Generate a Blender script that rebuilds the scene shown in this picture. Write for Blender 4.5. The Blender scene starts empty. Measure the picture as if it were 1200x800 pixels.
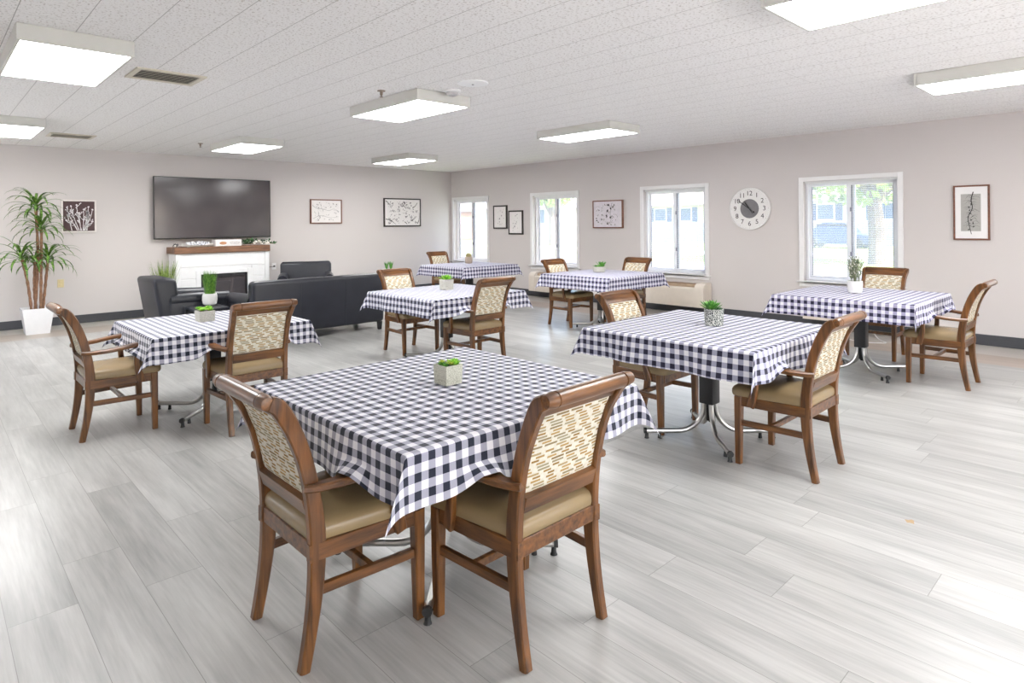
import bpy, bmesh, math, random
from mathutils import Vector, Matrix
random.seed(7)
PI = math.pi
S = bpy.context.scene
COL = S.collection

# ------------------------------------------------------------------ camera
TH, ROLL = math.radians(46.497), 0.0092342
F = Vector((math.cos(TH), math.sin(TH), 0)); R = Vector((math.sin(TH), -math.cos(TH), 0)); U = Vector((0, 0, 1))
Xc = R * math.cos(ROLL) - U * math.sin(ROLL); Yc = R * math.sin(ROLL) + U * math.cos(ROLL)
cd = bpy.data.cameras.new('camera'); cam = bpy.data.objects.new('camera', cd); COL.objects.link(cam)
m3 = Matrix((Xc, Yc, -F)).transposed()
cam.matrix_world = Matrix.Translation((0, 0, 1.45)) @ m3.to_4x4()
cd.sensor_width = 36; cd.lens = 731.49 / 1200 * 36; cd.shift_y = -138.64 / 1200; cd.clip_start = 0.05; cd.clip_end = 400
S.camera = cam

# ------------------------------------------------------------------ light and exposure
w = bpy.data.worlds.new('world'); S.world = w; w.use_nodes = True
nt = w.node_tree; nt.nodes.clear()
sky = nt.nodes.new('ShaderNodeTexSky'); sky.sky_type = 'NISHITA'; sky.sun_disc = False
sky.sun_elevation = math.radians(48); sky.sun_rotation = math.radians(190); sky.air_density = 1.0; sky.dust_density = 3.0
bg = nt.nodes.new('ShaderNodeBackground'); bg.inputs['Strength'].default_value = 1.1
wo = nt.nodes.new('ShaderNodeOutputWorld'); nt.links.new(sky.outputs[0], bg.inputs[0]); nt.links.new(bg.outputs[0], wo.inputs[0])
sl = bpy.data.lights.new('sun', 'SUN'); sl.energy = 17.0; sl.angle = math.radians(1.5); sl.color = (1, .96, .9)
so = bpy.data.objects.new('sun', sl); COL.objects.link(so); so.rotation_euler = (math.radians(42), 0, math.radians(-10))
LAMP = 30.0           # radiance of the fluorescent diffusers
vs = S.view_settings; vs.view_transform = 'Standard'; vs.look = 'None'; vs.gamma = 1; vs.use_curve_mapping = False
vs.exposure = -0.12

# ------------------------------------------------------------------ material helpers
class G:
    """tiny node-graph helper"""
    def __init__(s, name, rough=.5, spec=.5, metal=0.0):
        s.m = bpy.data.materials.new(name); s.m.use_nodes = True; s.t = s.m.node_tree
        s.b = s.t.nodes['Principled BSDF']; s.b.inputs['Roughness'].default_value = rough
        s.b.inputs['Specular IOR Level'].default_value = spec; s.b.inputs['Metallic'].default_value = metal
        s._c = None
    def n(s, typ, **kw):
        n = s.t.nodes.new(typ)
        for k, v in kw.items(): setattr(n, k, v)
        return n
    def l(s, a, b): s.t.links.new(a, b)
    def inp(s, sock, v):
        if isinstance(v, bpy.types.NodeSocket): s.l(v, sock)
        elif isinstance(v, (tuple, list)): sock.default_value = tuple(v) + ((1,) if len(v) == 3 and len(sock.default_value) == 4 else ())
        else: sock.default_value = v
    def math(s, op, a, b=0.0, c=None):
        n = s.n('ShaderNodeMath', operation=op); s.inp(n.inputs[0], a); s.inp(n.inputs[1], b)
        if c is not None: s.inp(n.inputs[2], c)
        return n.outputs[0]
    def coord(s, kind='Object'):
        if s._c is None: s._c = s.n('ShaderNodeTexCoord')
        return s._c.outputs[kind]
    def geo(s): return s.n('ShaderNodeNewGeometry').outputs['Position']
    def xyz(s, v):
        n = s.n('ShaderNodeSeparateXYZ'); s.l(v, n.inputs[0]); return n.outputs
    def comb(s, x, y, z=0.0):
        n = s.n('ShaderNodeCombineXYZ'); s.inp(n.inputs[0], x); s.inp(n.inputs[1], y); s.inp(n.inputs[2], z); return n.outputs[0]
    def noise(s, vec, scale, detail=3, rough=.5, dim=None):
        n = s.n('ShaderNodeTexNoise'); s.l(vec, n.inputs['Vector']); n.inputs['Scale'].default_value = scale
        n.inputs['Detail'].default_value = detail; n.inputs['Roughness'].default_value = rough; return n.outputs['Fac']
    def white(s, vec):
        n = s.n('ShaderNodeTexWhiteNoise', noise_dimensions='3D'); s.l(vec, n.inputs['Vector']); return n.outputs['Value']
    def mapping(s, vec, scale=(1, 1, 1), rot=(0, 0, 0)):
        n = s.n('ShaderNodeMapping'); s.l(vec, n.inputs['Vector']); n.inputs['Scale'].default_value = scale; n.inputs['Rotation'].default_value = rot; return n.outputs[0]
    def ramp(s, fac, stops):
        n = s.n('ShaderNodeValToRGB'); s.l(fac, n.inputs[0]); e = n.color_ramp.elements
        while len(e) < len(stops): e.new(.5)
        for i, (p, c) in enumerate(stops): e[i].position = p; e[i].color = tuple(c) + (1,)
        return n.outputs[0]
    def mix(s, f, a, b, mode='MIX'):
        n = s.n('ShaderNodeMix', data_type='RGBA', blend_type=mode); s.inp(n.inputs[0], f); s.inp(n.inputs[6], a); s.inp(n.inputs[7], b); return n.outputs[2]
    def color(s, v): s.inp(s.b.inputs['Base Color'], v); return s
    def bump(s, h, strength=.2, dist=.01):
        n = s.n('ShaderNodeBump'); s.l(h, n.inputs['Height']); n.inputs['Strength'].default_value = strength; n.inputs['Distance'].default_value = dist
        s.l(n.outputs[0], s.b.inputs['Normal']); return s

def plain(name, col, rough=.5, spec=.5, metal=0.0, var=.06, scale=18, bump=0.0, bscale=120):
    g = G(name, rough, spec, metal); c = g.coord()
    n = g.noise(c, scale, 4)
    a = tuple(max(0, x * (1 - var)) for x in col); b = tuple(min(1, x * (1 + var)) for x in col)
    g.color(g.ramp(n, [(.3, a), (.7, b)]))
    if bump: g.bump(g.noise(c, bscale, 3), bump, .004)
    return g.m

def srgb(r, g, b):
    f = lambda c: (c / 255 / 12.92) if c / 255 <= .04045 else ((c / 255 + .055) / 1.055) ** 2.4
    return (f(r), f(g), f(b))

def wood_mat(name, dark, light, rough=.32, axis=2):
    g = G(name, rough, .5); c = g.coord()
    sc = [38, 38, 38]; sc[axis] = 3.0
    n1 = g.noise(g.mapping(c, tuple(sc)), 1.0, 6, .62)
    n2 = g.noise(c, 5, 2)
    f = g.math('ADD', g.math('MULTIPLY', n1, .8), g.math('MULTIPLY', n2, .25))
    g.color(g.ramp(f, [(.36, dark), (.68, light)]))
    g.bump(n1, .08, .002)
    g.b.inputs['Coat Weight'].default_value = .25; g.b.inputs['Coat Roughness'].default_value = .2
    return g.m

M = {}
M['wood'] = wood_mat('brown_wood', srgb(58, 33, 13), srgb(134, 86, 42), axis=2)
M['wood_h'] = wood_mat('brown_wood_rail', srgb(58, 33, 13), srgb(134, 86, 42), axis=0)
M['wood_y'] = wood_mat('brown_wood_arm', srgb(58, 33, 13), srgb(134, 86, 42), axis=1)
M['mantel'] = wood_mat('mantel_wood', srgb(92, 62, 42), srgb(142, 102, 76), .6, 0)
M['frame_brown'] = wood_mat('frame_wood', srgb(96, 58, 42), srgb(138, 88, 66), .5, 0)
M['vinyl'] = plain('tan_vinyl', srgb(150, 129, 96), .24, .5, var=.04, scale=4, bump=.08, bscale=260)
M['black_leather'] = plain('black_leather', srgb(34, 36, 45), .38, .5, var=.15, scale=6, bump=.12, bscale=180)
M['chrome'] = plain('brushed_chrome', (.52, .51, .49), .3, .5, 1.0, var=.03)
M['black_plastic'] = plain('black_plastic', (.012, .012, .013), .4)
M['black_metal'] = plain('black_metal', (.018, .018, .02), .35, var=.1)
M['white_paint'] = plain('white_paint', (.84, .84, .85), .35, var=.015)
M['wht_matte'] = plain('white_ceramic', (.82, .81, .79), .45, var=.03)
M['trim_white'] = plain('trim_white', (.86, .85, .85), .35, var=.01)
M['ptac'] = plain('cream_plastic', srgb(226, 216, 204), .45, var=.02)
M['ptac_grille'] = plain('tan_grille', srgb(176, 152, 128), .55, var=.1)
M['under'] = plain('laminate_edge', (.05, .045, .045), .5)
M['frame_black'] = plain('frame_black', srgb(48, 42, 40), .45)
M['frame_white'] = plain('frame_white', srgb(232, 226, 222), .45)
M['paper'] = plain('art_paper', srgb(236, 232, 230), .7, var=.02)
M['mat_board'] = plain('mat_board', srgb(238, 236, 236), .7, var=.01)
M['ink'] = plain('art_ink', srgb(40, 36, 38), .7)
M['ink_grey'] = plain('art_ink_grey', srgb(150, 144, 146), .7)
M['ink_pale'] = plain('art_ink_pale', srgb(184, 178, 178), .7)
M['ink_white'] = plain('art_ink_white', srgb(240, 236, 238), .7)
M['maroon'] = plain('art_maroon', srgb(80, 58, 60), .7, var=.08)
M['art_grey'] = plain('art_grey_ground', srgb(178, 176, 172), .7, var=.05)
M['soil'] = plain('potting_soil', srgb(60, 44, 34), .9, var=.3, scale=60)
M['baseboard'] = plain('charcoal_vinyl_base', srgb(70, 71, 76), .5, var=.04)
M['outlet'] = plain('ivory_plastic', srgb(224, 208, 160), .4, var=.01)
M['vent'] = plain('vent_metal', srgb(214, 206, 190), .4, var=.05)
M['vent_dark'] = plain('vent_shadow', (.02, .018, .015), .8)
M['glide'] = plain('glide', (.02, .02, .02), .5)
M['sprink'] = plain('sprinkler_brass', srgb(150, 136, 124), .35, metal=.8)

def emit(name, col, s):
    m = bpy.data.materials.new(name); m.use_nodes = True; t = m.node_tree; t.nodes.clear()
    e = t.nodes.new('ShaderNodeEmission'); e.inputs[0].default_value = tuple(col) + (1,); e.inputs[1].default_value = s
    o = t.nodes.new('ShaderNodeOutputMaterial'); t.links.new(e.outputs[0], o.inputs[0]); return m
M['diffuser'] = emit('lit_diffuser', (.985, .99, .985), LAMP)

def leaf_mat(name, c1, c2, rough=.45):
    g = G(name, rough, .4); c = g.coord(); n = g.noise(c, 35, 3)
    g.color(g.ramp(n, [(.35, c1), (.65, c2)])); g.b.inputs['Subsurface Weight'].default_value = 0.0
    return g.m
M['leaf'] = leaf_mat('dracaena_leaf', srgb(44, 78, 26), srgb(118, 158, 66))
M['leaf_bright'] = leaf_mat('bright_leaf', srgb(70, 150, 34), srgb(170, 222, 78))
M['leaf_mid'] = leaf_mat('green_leaf', srgb(46, 104, 40), srgb(110, 176, 72))
M['leaf_dark'] = leaf_mat('dark_leaf', srgb(38, 72, 44), srgb(92, 132, 88))
M['leaf_yellow'] = leaf_mat('yellow_green_leaf', srgb(150, 180, 60), srgb(214, 220, 96))
M['grass_blade'] = leaf_mat('grass_blade', srgb(58, 112, 38), srgb(122, 168, 70))
M['grass_olive'] = leaf_mat('grass_blade_olive', srgb(84, 110, 44), srgb(158, 178, 96))
M['cane'] = plain('cane_bark', srgb(140, 104, 80), .8, var=.3, scale=30, bump=.4, bscale=60)
M['sage'] = leaf_mat('sage_leaf', srgb(98, 112, 84), srgb(150, 156, 124))
M['petal'] = plain('white_petal', srgb(238, 232, 224), .7)

# gingham: weft and warp stripes in UV metres
def gingham(name, pu, pv, dark=srgb(34, 38, 54), mid=srgb(162, 162, 178), light=srgb(232, 231, 236)):
    g = G(name, .75, .25); uv = g.xyz(g.coord('UV'))
    def stripe(v, p):
        fr = g.math('FRACT', g.math('DIVIDE', v, p))
        return g.math('LESS_THAN', fr, .5)
    a, b = stripe(uv[0], pu), stripe(uv[1], pv)
    s2 = g.math('ADD', a, b)
    c = g.mix(g.math('MINIMUM', s2, 1.0), light, mid)
    c = g.mix(g.math('MULTIPLY', a, b), c, dark)
    wv = g.noise(g.coord('UV'), 900, 2)
    c = g.mix(.10, c, g.ramp(wv, [(.3, (.3, .3, .34)), (.7, (1, 1, 1))]), 'MULTIPLY')
    g.color(c)
    wr = g.noise(g.coord('UV'), 9, 3)
    g.bump(wr, .35, .012)
    g.b.inputs['Sheen Weight'].default_value = .15
    return g.m
M['ging_a'] = gingham('gingham_narrow', .053, .057)
M['ging_b'] = gingham('gingham_square', .060, .061, mid=srgb(158, 158, 178), dark=srgb(38, 36, 58))
M['ging_c'] = gingham('gingham_blue', .060, .061, dark=srgb(42, 40, 66), mid=srgb(168, 164, 192))

# chair-back fabric: staggered short dashes of tan on cream (object space of the chair)
def dash_mat():
    g = G('dashed_weave', .85, .2); p = g.xyz(g.coord())
    row = g.math('FLOOR', g.math('DIVIDE', p[2], .0122)); fz = g.math('FRACT', g.math('DIVIDE', p[2], .0122))
    r1 = g.white(g.comb(row, 3.3, 1.0))
    xs = g.math('ADD', g.math('DIVIDE', p[0], .072), g.math('ADD', g.math('MULTIPLY', r1, .5), g.math('MULTIPLY', g.math('FLOOR', g.math('DIVIDE', row, 3.0)), .5)))
    colm = g.math('FLOOR', xs); fx = g.math('FRACT', xs)
    r2 = g.white(g.comb(row, colm, 7.0)); r3 = g.white(g.comb(row, colm, 19.0))
    on = g.math('MULTIPLY', g.math('LESS_THAN', fz, .60), g.math('LESS_THAN', fx, g.math('ADD', .45, g.math('MULTIPLY', r2, .42))))
    on = g.math('MULTIPLY', on, g.math('LESS_THAN', r3, .97))
    dcol = g.ramp(r2, [(.0, srgb(146, 114, 62)), (.45, srgb(182, 150, 98)), (.75, srgb(158, 150, 122)), (1, srgb(136, 114, 76))])
    base = g.ramp(g.noise(g.coord(), 60, 2), [(.3, srgb(210, 205, 190)), (.7, srgb(226, 221, 208))])
    g.color(g.mix(on, base, dcol)); g.bump(on, .08, .001)
    return g.m
M['dash'] = dash_mat()

# patterned planter glazes
def fret_mat(name, base, ink, scale, thr=.5):
    g = G(name, .6, .3); c = g.coord()
    v = g.n('ShaderNodeTexVoronoi', feature='DISTANCE_TO_EDGE'); g.l(c, v.inputs['Vector']); v.inputs['Scale'].default_value = scale
    k = g.math('LESS_THAN', v.outputs['Distance'], thr)
    g.color(g.mix(k, base, ink)); g.bump(k, .4, .002); return g.m
M['pot_lace'] = fret_mat('lace_cement', srgb(206, 206, 192), srgb(176, 176, 160), 120, .1)
M['pot_cement'] = fret_mat('pale_cement', srgb(196, 194, 184), srgb(172, 170, 160), 60, .06)
M['pot_fret'] = fret_mat('dark_fretwork', srgb(84, 88, 88), srgb(200, 202, 196), 75, .10)
M['pot_beige'] = fret_mat('beige_ribbed', srgb(190, 172, 156), srgb(150, 132, 118), 70, .06)

# floor planks
def plank_mat(name, wid, length, x0, along='y', c1=srgb(136, 135, 133), c2=srgb(193, 192, 189), seam=srgb(120, 118, 114), tone=.08, rough=.3):
    g = G(name, rough, .5); p = g.xyz(g.geo())
    a, b = (p[0], p[1]) if along == 'y' else (p[1], p[0])      # a across, b along
    u = g.math('DIVIDE', g.math('SUBTRACT', a, x0), wid); row = g.math('FLOOR', u); fu = g.math('FRACT', u)
    off = g.white(g.comb(row, 1.7, .3))
    v = g.math('ADD', g.math('DIVIDE', b, length), off); idx = g.math('FLOOR', v); fv = g.math('FRACT', v)
    rnd = g.white(g.comb(row, idx, 2.0))
    big = g.noise(g.comb(g.math('ADD', g.math('MULTIPLY', a, 7.0), g.math('MULTIPLY', rnd, 60)), g.math('MULTIPLY', b, .9), rnd), 1.0, 4, .55)
    fine = g.noise(g.comb(g.math('ADD', g.math('MULTIPLY', a, 60.0), g.math('MULTIPLY', rnd, 90)), g.math('MULTIPLY', b, 3.0), rnd), 1.0, 3, .6)
    f = g.math('ADD', g.math('MULTIPLY', big, .62), g.math('MULTIPLY', fine, .38))
    f = g.math('ADD', f, g.math('MULTIPLY', g.math('SUBTRACT', rnd, .5), tone))
    col = g.ramp(f, [(.24, c1), (.66, c2)])
    e1 = g.math('LESS_THAN', g.math('MINIMUM', fu, g.math('SUBTRACT', 1.0, fu)), .0055)
    e2 = g.math('LESS_THAN', g.math('MINIMUM', fv, g.math('SUBTRACT', 1.0, fv)), .0011 * 1.22 / length)
    e = g.math('MAXIMUM', e1, e2)
    g.color(g.mix(g.math('MULTIPLY', e, .75), col, seam))
    g.l(g.math('ADD', rough - .05, g.math('MULTIPLY', fine, .12)), g.b.inputs['Roughness'])
    g.bump(g.math('SUBTRACT', g.math('MULTIPLY', fine, .3), e), .08, .001)
    return g.m
M['floor'] = plank_mat('grey_planks', .2155, 1.22, .435)
M['floor_brown'] = plank_mat('brown_strip', .3, 1.22, 10.2, 'x', srgb(150, 138, 126), srgb(176, 164, 152))
M['floor_edge'] = plank_mat('edge_planks', .27, 1.22, 10.8, 'x', srgb(168, 164, 156), srgb(192, 188, 180))
M['floor_brown2'] = plank_mat('brown_strip_side', .26, 1.22, 7.73, 'y', srgb(158, 140, 128), srgb(188, 172, 160))
M['floor_edge2'] = plank_mat('edge_planks_side', .27, 1.22, 8.25, 'y', srgb(178, 170, 164), srgb(200, 194, 188))

def wall_mat(name, c):
    g = G(name, .85, .2); p = g.geo()
    n = g.noise(p, .8, 2); g.color(g.ramp(n, [(.3, tuple(x * .985 for x in c)), (.7, tuple(min(1, x * 1.01) for x in c))]))
    g.bump(g.noise(p, 160, 2), .05, .002); return g.m
M['wall'] = wall_mat('greige_paint', srgb(213, 207, 205))
def ceil_mat():
    g = G('speckled_ceiling_planks', .9, .1); P = g.geo(); p = g.xyz(P)
    u = g.math('DIVIDE', g.math('SUBTRACT', p[0], 1.0), .305); row = g.math('FLOOR', u); fu = g.math('FRACT', u)
    e1 = g.math('LESS_THAN', g.math('MINIMUM', fu, g.math('SUBTRACT', 1.0, fu)), .007)
    v = g.math('ADD', g.math('DIVIDE', p[1], 2.44), g.math('MULTIPLY', g.white(g.comb(row, .5, .5)), 1.0)); fv = g.math('FRACT', v)
    e2 = g.math('LESS_THAN', g.math('MINIMUM', fv, g.math('SUBTRACT', 1.0, fv)), .0008)
    e = g.math('MAXIMUM', e1, e2)
    sp = g.noise(g.mapping(P, (75, 55, 60)), 1.0, 2, .5)
    spk = g.ramp(sp, [(.34, srgb(214, 209, 206)), (.44, srgb(247, 245, 244))])
    g.color(g.mix(g.math('MAXIMUM', g.math('MULTIPLY', e1, .6), g.math('MULTIPLY', e2, .3)), spk, srgb(128, 122, 118)))
    g.bump(g.math('SUBTRACT', sp, e), .25, .003); return g.m
M['ceiling'] = ceil_mat()
def glass_mat():
    m = bpy.data.materials.new('window_glass'); m.use_nodes = True; t = m.node_tree; t.nodes.clear()
    a = t.nodes.new('ShaderNodeBsdfTransparent'); a.inputs[0].default_value = (.97, .98, .98, 1)
    b = t.nodes.new('ShaderNodeBsdfGlossy'); b.inputs['Roughness'].default_value = .02
    lw = t.nodes.new('ShaderNodeLayerWeight'); lw.inputs[0].default_value = .5
    pw = t.nodes.new('ShaderNodeMath'); pw.operation = 'POWER'; pw.inputs[1].default_value = 4.0; t.links.new(lw.outputs['Facing'], pw.inputs[0])
    f = t.nodes.new('ShaderNodeMath'); f.operation = 'MULTIPLY_ADD'; f.inputs[1].default_value = .45; f.inputs[2].default_value = .02; t.links.new(pw.outputs[0], f.inputs[0])
    tl = t.nodes.new('ShaderNodeBsdfTranslucent'); tl.inputs[0].default_value = (.95, .95, 1, 1); hz = t.nodes.new('ShaderNodeMixShader'); hz.inputs[0].default_value = .13   # veiling glare put into the glass as a whitish haze
    t.links.new(a.outputs[0], hz.inputs[1]); t.links.new(tl.outputs[0], hz.inputs[2]); a = hz
    x = t.nodes.new('ShaderNodeMixShader'); o = t.nodes.new('ShaderNodeOutputMaterial')
    t.links.new(f.outputs[0], x.inputs[0]); t.links.new(a.outputs[0], x.inputs[1]); t.links.new(b.outputs[0], x.inputs[2]); t.links.new(x.outputs[0], o.inputs[0]); return m
M['glass'] = glass_mat()
M['vinyl_win'] = plain('window_vinyl', (.90, .89, .92), .35, var=.01)
M['win_grey'] = plain('window_gasket', srgb(130, 128, 142), .5)
M['slat'] = plain('blind_slat', (.9, .9, .9), .5, var=.01)

# ------------------------------------------------------------------ mesh helpers
def tf(vs, T): return [T @ Vector(v) for v in vs] if T is not None else [Vector(v) for v in vs]
def box(bm, x0, x1, y0, y1, z0, z1, bev=0.0, T=None, seg=2, mi=0):
    b = bmesh.new()
    v = [b.verts.new(p) for p in [(x0, y0, z0), (x1, y0, z0), (x1, y1, z0), (x0, y1, z0), (x0, y0, z1), (x1, y0, z1), (x1, y1, z1), (x0, y1, z1)]]
    for f in [(0, 3, 2, 1), (4, 5, 6, 7), (0, 1, 5, 4), (1, 2, 6, 5), (2, 3, 7, 6), (3, 0, 4, 7)]: b.faces.new([v[i] for i in f])
    if bev > 0: bmesh.ops.bevel(b, geom=list(b.edges), offset=bev, segments=seg, profile=.5, affect='EDGES', clamp_overlap=True)
    merge(bm, b, T, mi)
def merge(bm, b, T=None, mi=0):
    mp = {}
    for v in b.verts: mp[v] = bm.verts.new(T @ v.co if T is not None else v.co)
    for f in b.faces:
        try: nf = bm.faces.new([mp[v] for v in f.verts]); nf.material_index = mi
        except ValueError: pass
    b.free()
def loft(bm, rings, cap=True, mi=0, closed=True):
    R_ = [[bm.verts.new(p) for p in r] for r in rings]; n = len(R_[0])
    for a, b in zip(R_, R_[1:]):
        for i in range(n if closed else n - 1):
            f = bm.faces.new((a[i], a[(i + 1) % n], b[(i + 1) % n], b[i])); f.material_index = mi
    if cap:
        for r, rev in ((R_[0], True), (R_[-1], False)):
            f = bm.faces.new(list(reversed(r)) if rev else r); f.material_index = mi
def smooth_path(pts, n=6):
    """Catmull-Rom through tuples of any length"""
    out = []; P = [pts[0]] + list(pts) + [pts[-1]]
    for i in range(1, len(P) - 2):
        p0, p1, p2, p3 = P[i - 1], P[i], P[i + 1], P[i + 2]
        for k in range(n):
            t = k / n
            out.append(tuple(.5 * ((2 * b) + (-a + c) * t + (2 * a - 5 * b + 4 * c - d) * t * t + (-a + 3 * b - 3 * c + d) * t ** 3) for a, b, c, d in zip(p0, p1, p2, p3)))
    out.append(tuple(pts[-1])); return out
def bar(bm, path, side, ch=.25, mi=0):
    """path: (x,y,z,width along side,thickness); chamfered rectangular section"""
    pts = [Vector(p[:3]) for p in path]; rings = []; s = Vector(side).normalized()
    for i, p in enumerate(path):
        t = (pts[min(i + 1, len(pts) - 1)] - pts[max(i - 1, 0)]).normalized()
        sv = (s - t * s.dot(t)).normalized(); nv = t.cross(sv)
        a, b = p[3] / 2, p[4] / 2; c = ch * min(a, b)
        q = [(a - c, -b), (a, -b + c), (a, b - c), (a - c, b), (-a + c, b), (-a, b - c), (-a, -b + c), (-a + c, -b)]
        rings.append([pts[i] + sv * u + nv * v for u, v in q])
    loft(bm, rings, True, mi)
def tube(bm, pts, r, n=8, mi=0, cap=True):
    P = [Vector(p) for p in pts]; rr = r if isinstance(r, (list, tuple)) else [r] * len(P); rings = []
    t0 = (P[1] - P[0]).normalized(); nv = t0.orthogonal().normalized()
    for i, p in enumerate(P):
        t = (P[min(i + 1, len(P) - 1)] - P[max(i - 1, 0)]).normalized()
        nv = (nv - t * nv.dot(t)).normalized(); bv = t.cross(nv)
        rings.append([p + (nv * math.cos(2 * PI * k / n) + bv * math.sin(2 * PI * k / n)) * rr[i] for k in range(n)])
    loft(bm, rings, cap, mi)
def lathe(bm, prof, n=24, T=None, mi=0):
    rings = [[(r * math.cos(2 * PI * k / n), r * math.sin(2 * PI * k / n), z) for k in range(n)] for r, z in prof]
    if T is not None: rings = [tf(r, T) for r in rings]
    loft(bm, rings, True, mi)
def ball(bm, c, r, T=None, seg=10, mi=0, sc=(1, 1, 1)):
    b = bmesh.new(); bmesh.ops.create_uvsphere(b, u_segments=seg, v_segments=max(6, seg * 2 // 3), radius=r)
    for v in b.verts: v.co = Vector((v.co.x * sc[0], v.co.y * sc[1], v.co.z * sc[2])) + Vector(c)
    merge(bm, b, T, mi)
def obj(name, bm, mats, parent=None, ang=35, loc=None, smooth=True):
    me = bpy.data.meshes.new(name); bmesh.ops.recalc_face_normals(bm, faces=bm.faces); bm.to_mesh(me); bm.free()
    if smooth:
        me.polygons.foreach_set('use_smooth', [True] * len(me.polygons)); me.set_sharp_from_angle(angle=math.radians(ang))
    for m in (mats if isinstance(mats, (list, tuple)) else [mats]): me.materials.append(m)
    o = bpy.data.objects.new(name, me); COL.objects.link(o)
    if parent: o.parent = parent
    if loc: o.location = loc
    return o
def thing(name, label, cat, loc=(0, 0, 0), rz=0, group=None):
    o = bpy.data.objects.new(name, None); COL.objects.link(o); o.location = loc; o.rotation_euler = (0, 0, rz)
    o.empty_display_size = .1; o['label'] = label; o['category'] = cat
    if group: o['group'] = group
    return o
def tag(o, label, cat, group=None):
    o['label'] = label; o['category'] = cat
    if group: o['group'] = group
    return o
def struct(o): o['kind'] = 'structure'; return o
def dup(root, loc, rz, label, group=None):
    r = root.copy(); COL.objects.link(r); r.location = loc; r.rotation_euler = (0, 0, rz); r['label'] = label
    if group: r['group'] = group
    for ch in list(root.children):
        c = ch.copy(); COL.objects.link(c); c.parent = r
        for g in list(ch.children):
            d = g.copy(); COL.objects.link(d); d.parent = c
    return r
NB = bmesh.new

# ------------------------------------------------------------------ room shell
XR, YB, ZC = 8.851, 11.344, 2.635
XL, YN = -2.6, -3.4
b = NB()
def quad(b, x0, x1, y0, y1, mi):
    v = [b.verts.new(p) for p in [(x0, y0, 0), (x1, y0, 0), (x1, y1, 0), (x0, y1, 0)]]; f = b.faces.new(v); f.material_index = mi
quad(b, XL, 7.73, YN, 10.2, 0); quad(b, XL, 7.73, 10.2, 10.8, 1); quad(b, XL, 7.73, 10.8, YB, 2)
quad(b, 7.73, 8.25, YN, 10.2, 3); quad(b, 8.25, XR, YN, 10.2, 4); quad(b, 7.73, XR, 10.2, 10.8, 1); quad(b, 7.73, XR, 10.8, YB, 2)
box(b, XL - .2, XR + .2, YN - .2, YB + .2, -.15, -.002, mi=0)
f = b.faces.new([b.verts.new((3.44 + .028 * k * math.cos(a * .7), .868 + .022 * k * math.sin(a * .7), .0006)) for a, k in enumerate((1, .6, 1.1, .7, .9, .55, 1.2, .7, .95))]); f.material_index = 5   # small tan stain
struct(obj('floor', b, [M['floor'], M['floor_brown'], M['floor_edge'], M['floor_brown2'], M['floor_edge2'], plain('tan_stain', srgb(176, 150, 112), .6)], smooth=False))
b = NB(); box(b, XL - .2, XR + .2, YN - .2, YB + .2, ZC, ZC + .2); struct(obj('ceiling', b, M['ceiling'], smooth=False))
b = NB(); box(b, XL - .2, XR + .2, YB, YB + .2, 0, ZC); struct(obj('wall_back', b, M['wall'], smooth=False))
BZ0, BZ1 = .25, 2.35                      # unseen big windows behind and at left, added to let in fill daylight
FX = [-.6, 2.4, 5.4]; LY = [8.6]
b = NB(); box(b, XL - .2, XL, YN, YB, 0, BZ0); box(b, XL - .2, XL, YN, YB, BZ1, ZC)
e_ = [YN] + [y + k for y in LY for k in (-1.2, 1.2)] + [YB]
for i in range(0, len(e_), 2): box(b, XL - .2, XL, e_[i], e_[i + 1], BZ0, BZ1)
struct(obj('wall_left', b, M['wall'], smooth=False))
b = NB(); box(b, XL - .2, XR + .2, YN - .2, YN, 0, BZ0); box(b, XL - .2, XR + .2, YN - .2, YN, BZ1, ZC)
e_ = [XL - .2] + [x + k for x in FX for k in (-1.2, 1.2)] + [XR + .2]
for i in range(0, len(e_), 2): box(b, e_[i], e_[i + 1], YN - .2, YN, BZ0, BZ1)
struct(obj('wall_front', b, M['wall'], smooth=False))
def fill_window(n, x, y, rz):
    root = bpy.data.objects.new('window_%d' % n, None); COL.objects.link(root); root.location = (x, y, BZ0); root.rotation_euler = (0, 0, rz); root['kind'] = 'structure'; hh = BZ1 - BZ0
    b = NB()
    for q in [(-1.198, -1.15, .002, hh - .002), (1.15, 1.198, .002, hh - .002), (-.02, .02, .05, hh - .05), (-1.15, 1.15, .002, .05), (-1.15, 1.15, hh - .05, hh - .002)]: box(b, q[0], q[1], -.12, -.06, q[2], q[3], .003, seg=1)
    obj('window_frame', b, M['vinyl_win'], root)
    b = NB(); box(b, -1.155, 1.155, -.095, -.09, .045, hh - .045); obj('pane', b, M['glass'], root, smooth=False)
for i, x in enumerate(FX): fill_window(7 + i, x, YN, 0)
for i, y in enumerate(LY): fill_window(11 + i, XL, y, -PI / 2)
WC = [10.67, 8.15, 5.53, 2.905, .28, -2.34]; HW = .575; Z0, Z1 = .615, 1.985; WT = .2
b = NB()
box(b, XR, XR + WT, YN, YB, 0, Z0); box(b, XR, XR + WT, YN, YB, Z1, ZC)
ed = sorted([y for c in WC for y in (c - HW, c + HW)]); ed = [YN] + ed + [YB]
for i in range(0, len(ed), 2): box(b, XR, XR + WT, ed[i], ed[i + 1], Z0, Z1)
struct(obj('wall_right', b, M['wall'], smooth=False))
def bboard(name, x0, x1, y0, y1):
    b = NB(); box(b, x0, x1, y0, y1, 0.001, .125, .004, seg=1); struct(obj(name, b, M['baseboard']))
bboard('baseboard_back', XL, XR - .012, YB - .012, YB - .0005); bboard('baseboard_right', XR - .012, XR - .0005, YN, YB - .013)
bboard('baseboard_left', XL + .0005, XL + .012, YN, YB - .013); bboard('baseboard_front', XL + .013, XR - .013, YN + .0005, YN + .012)

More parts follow.
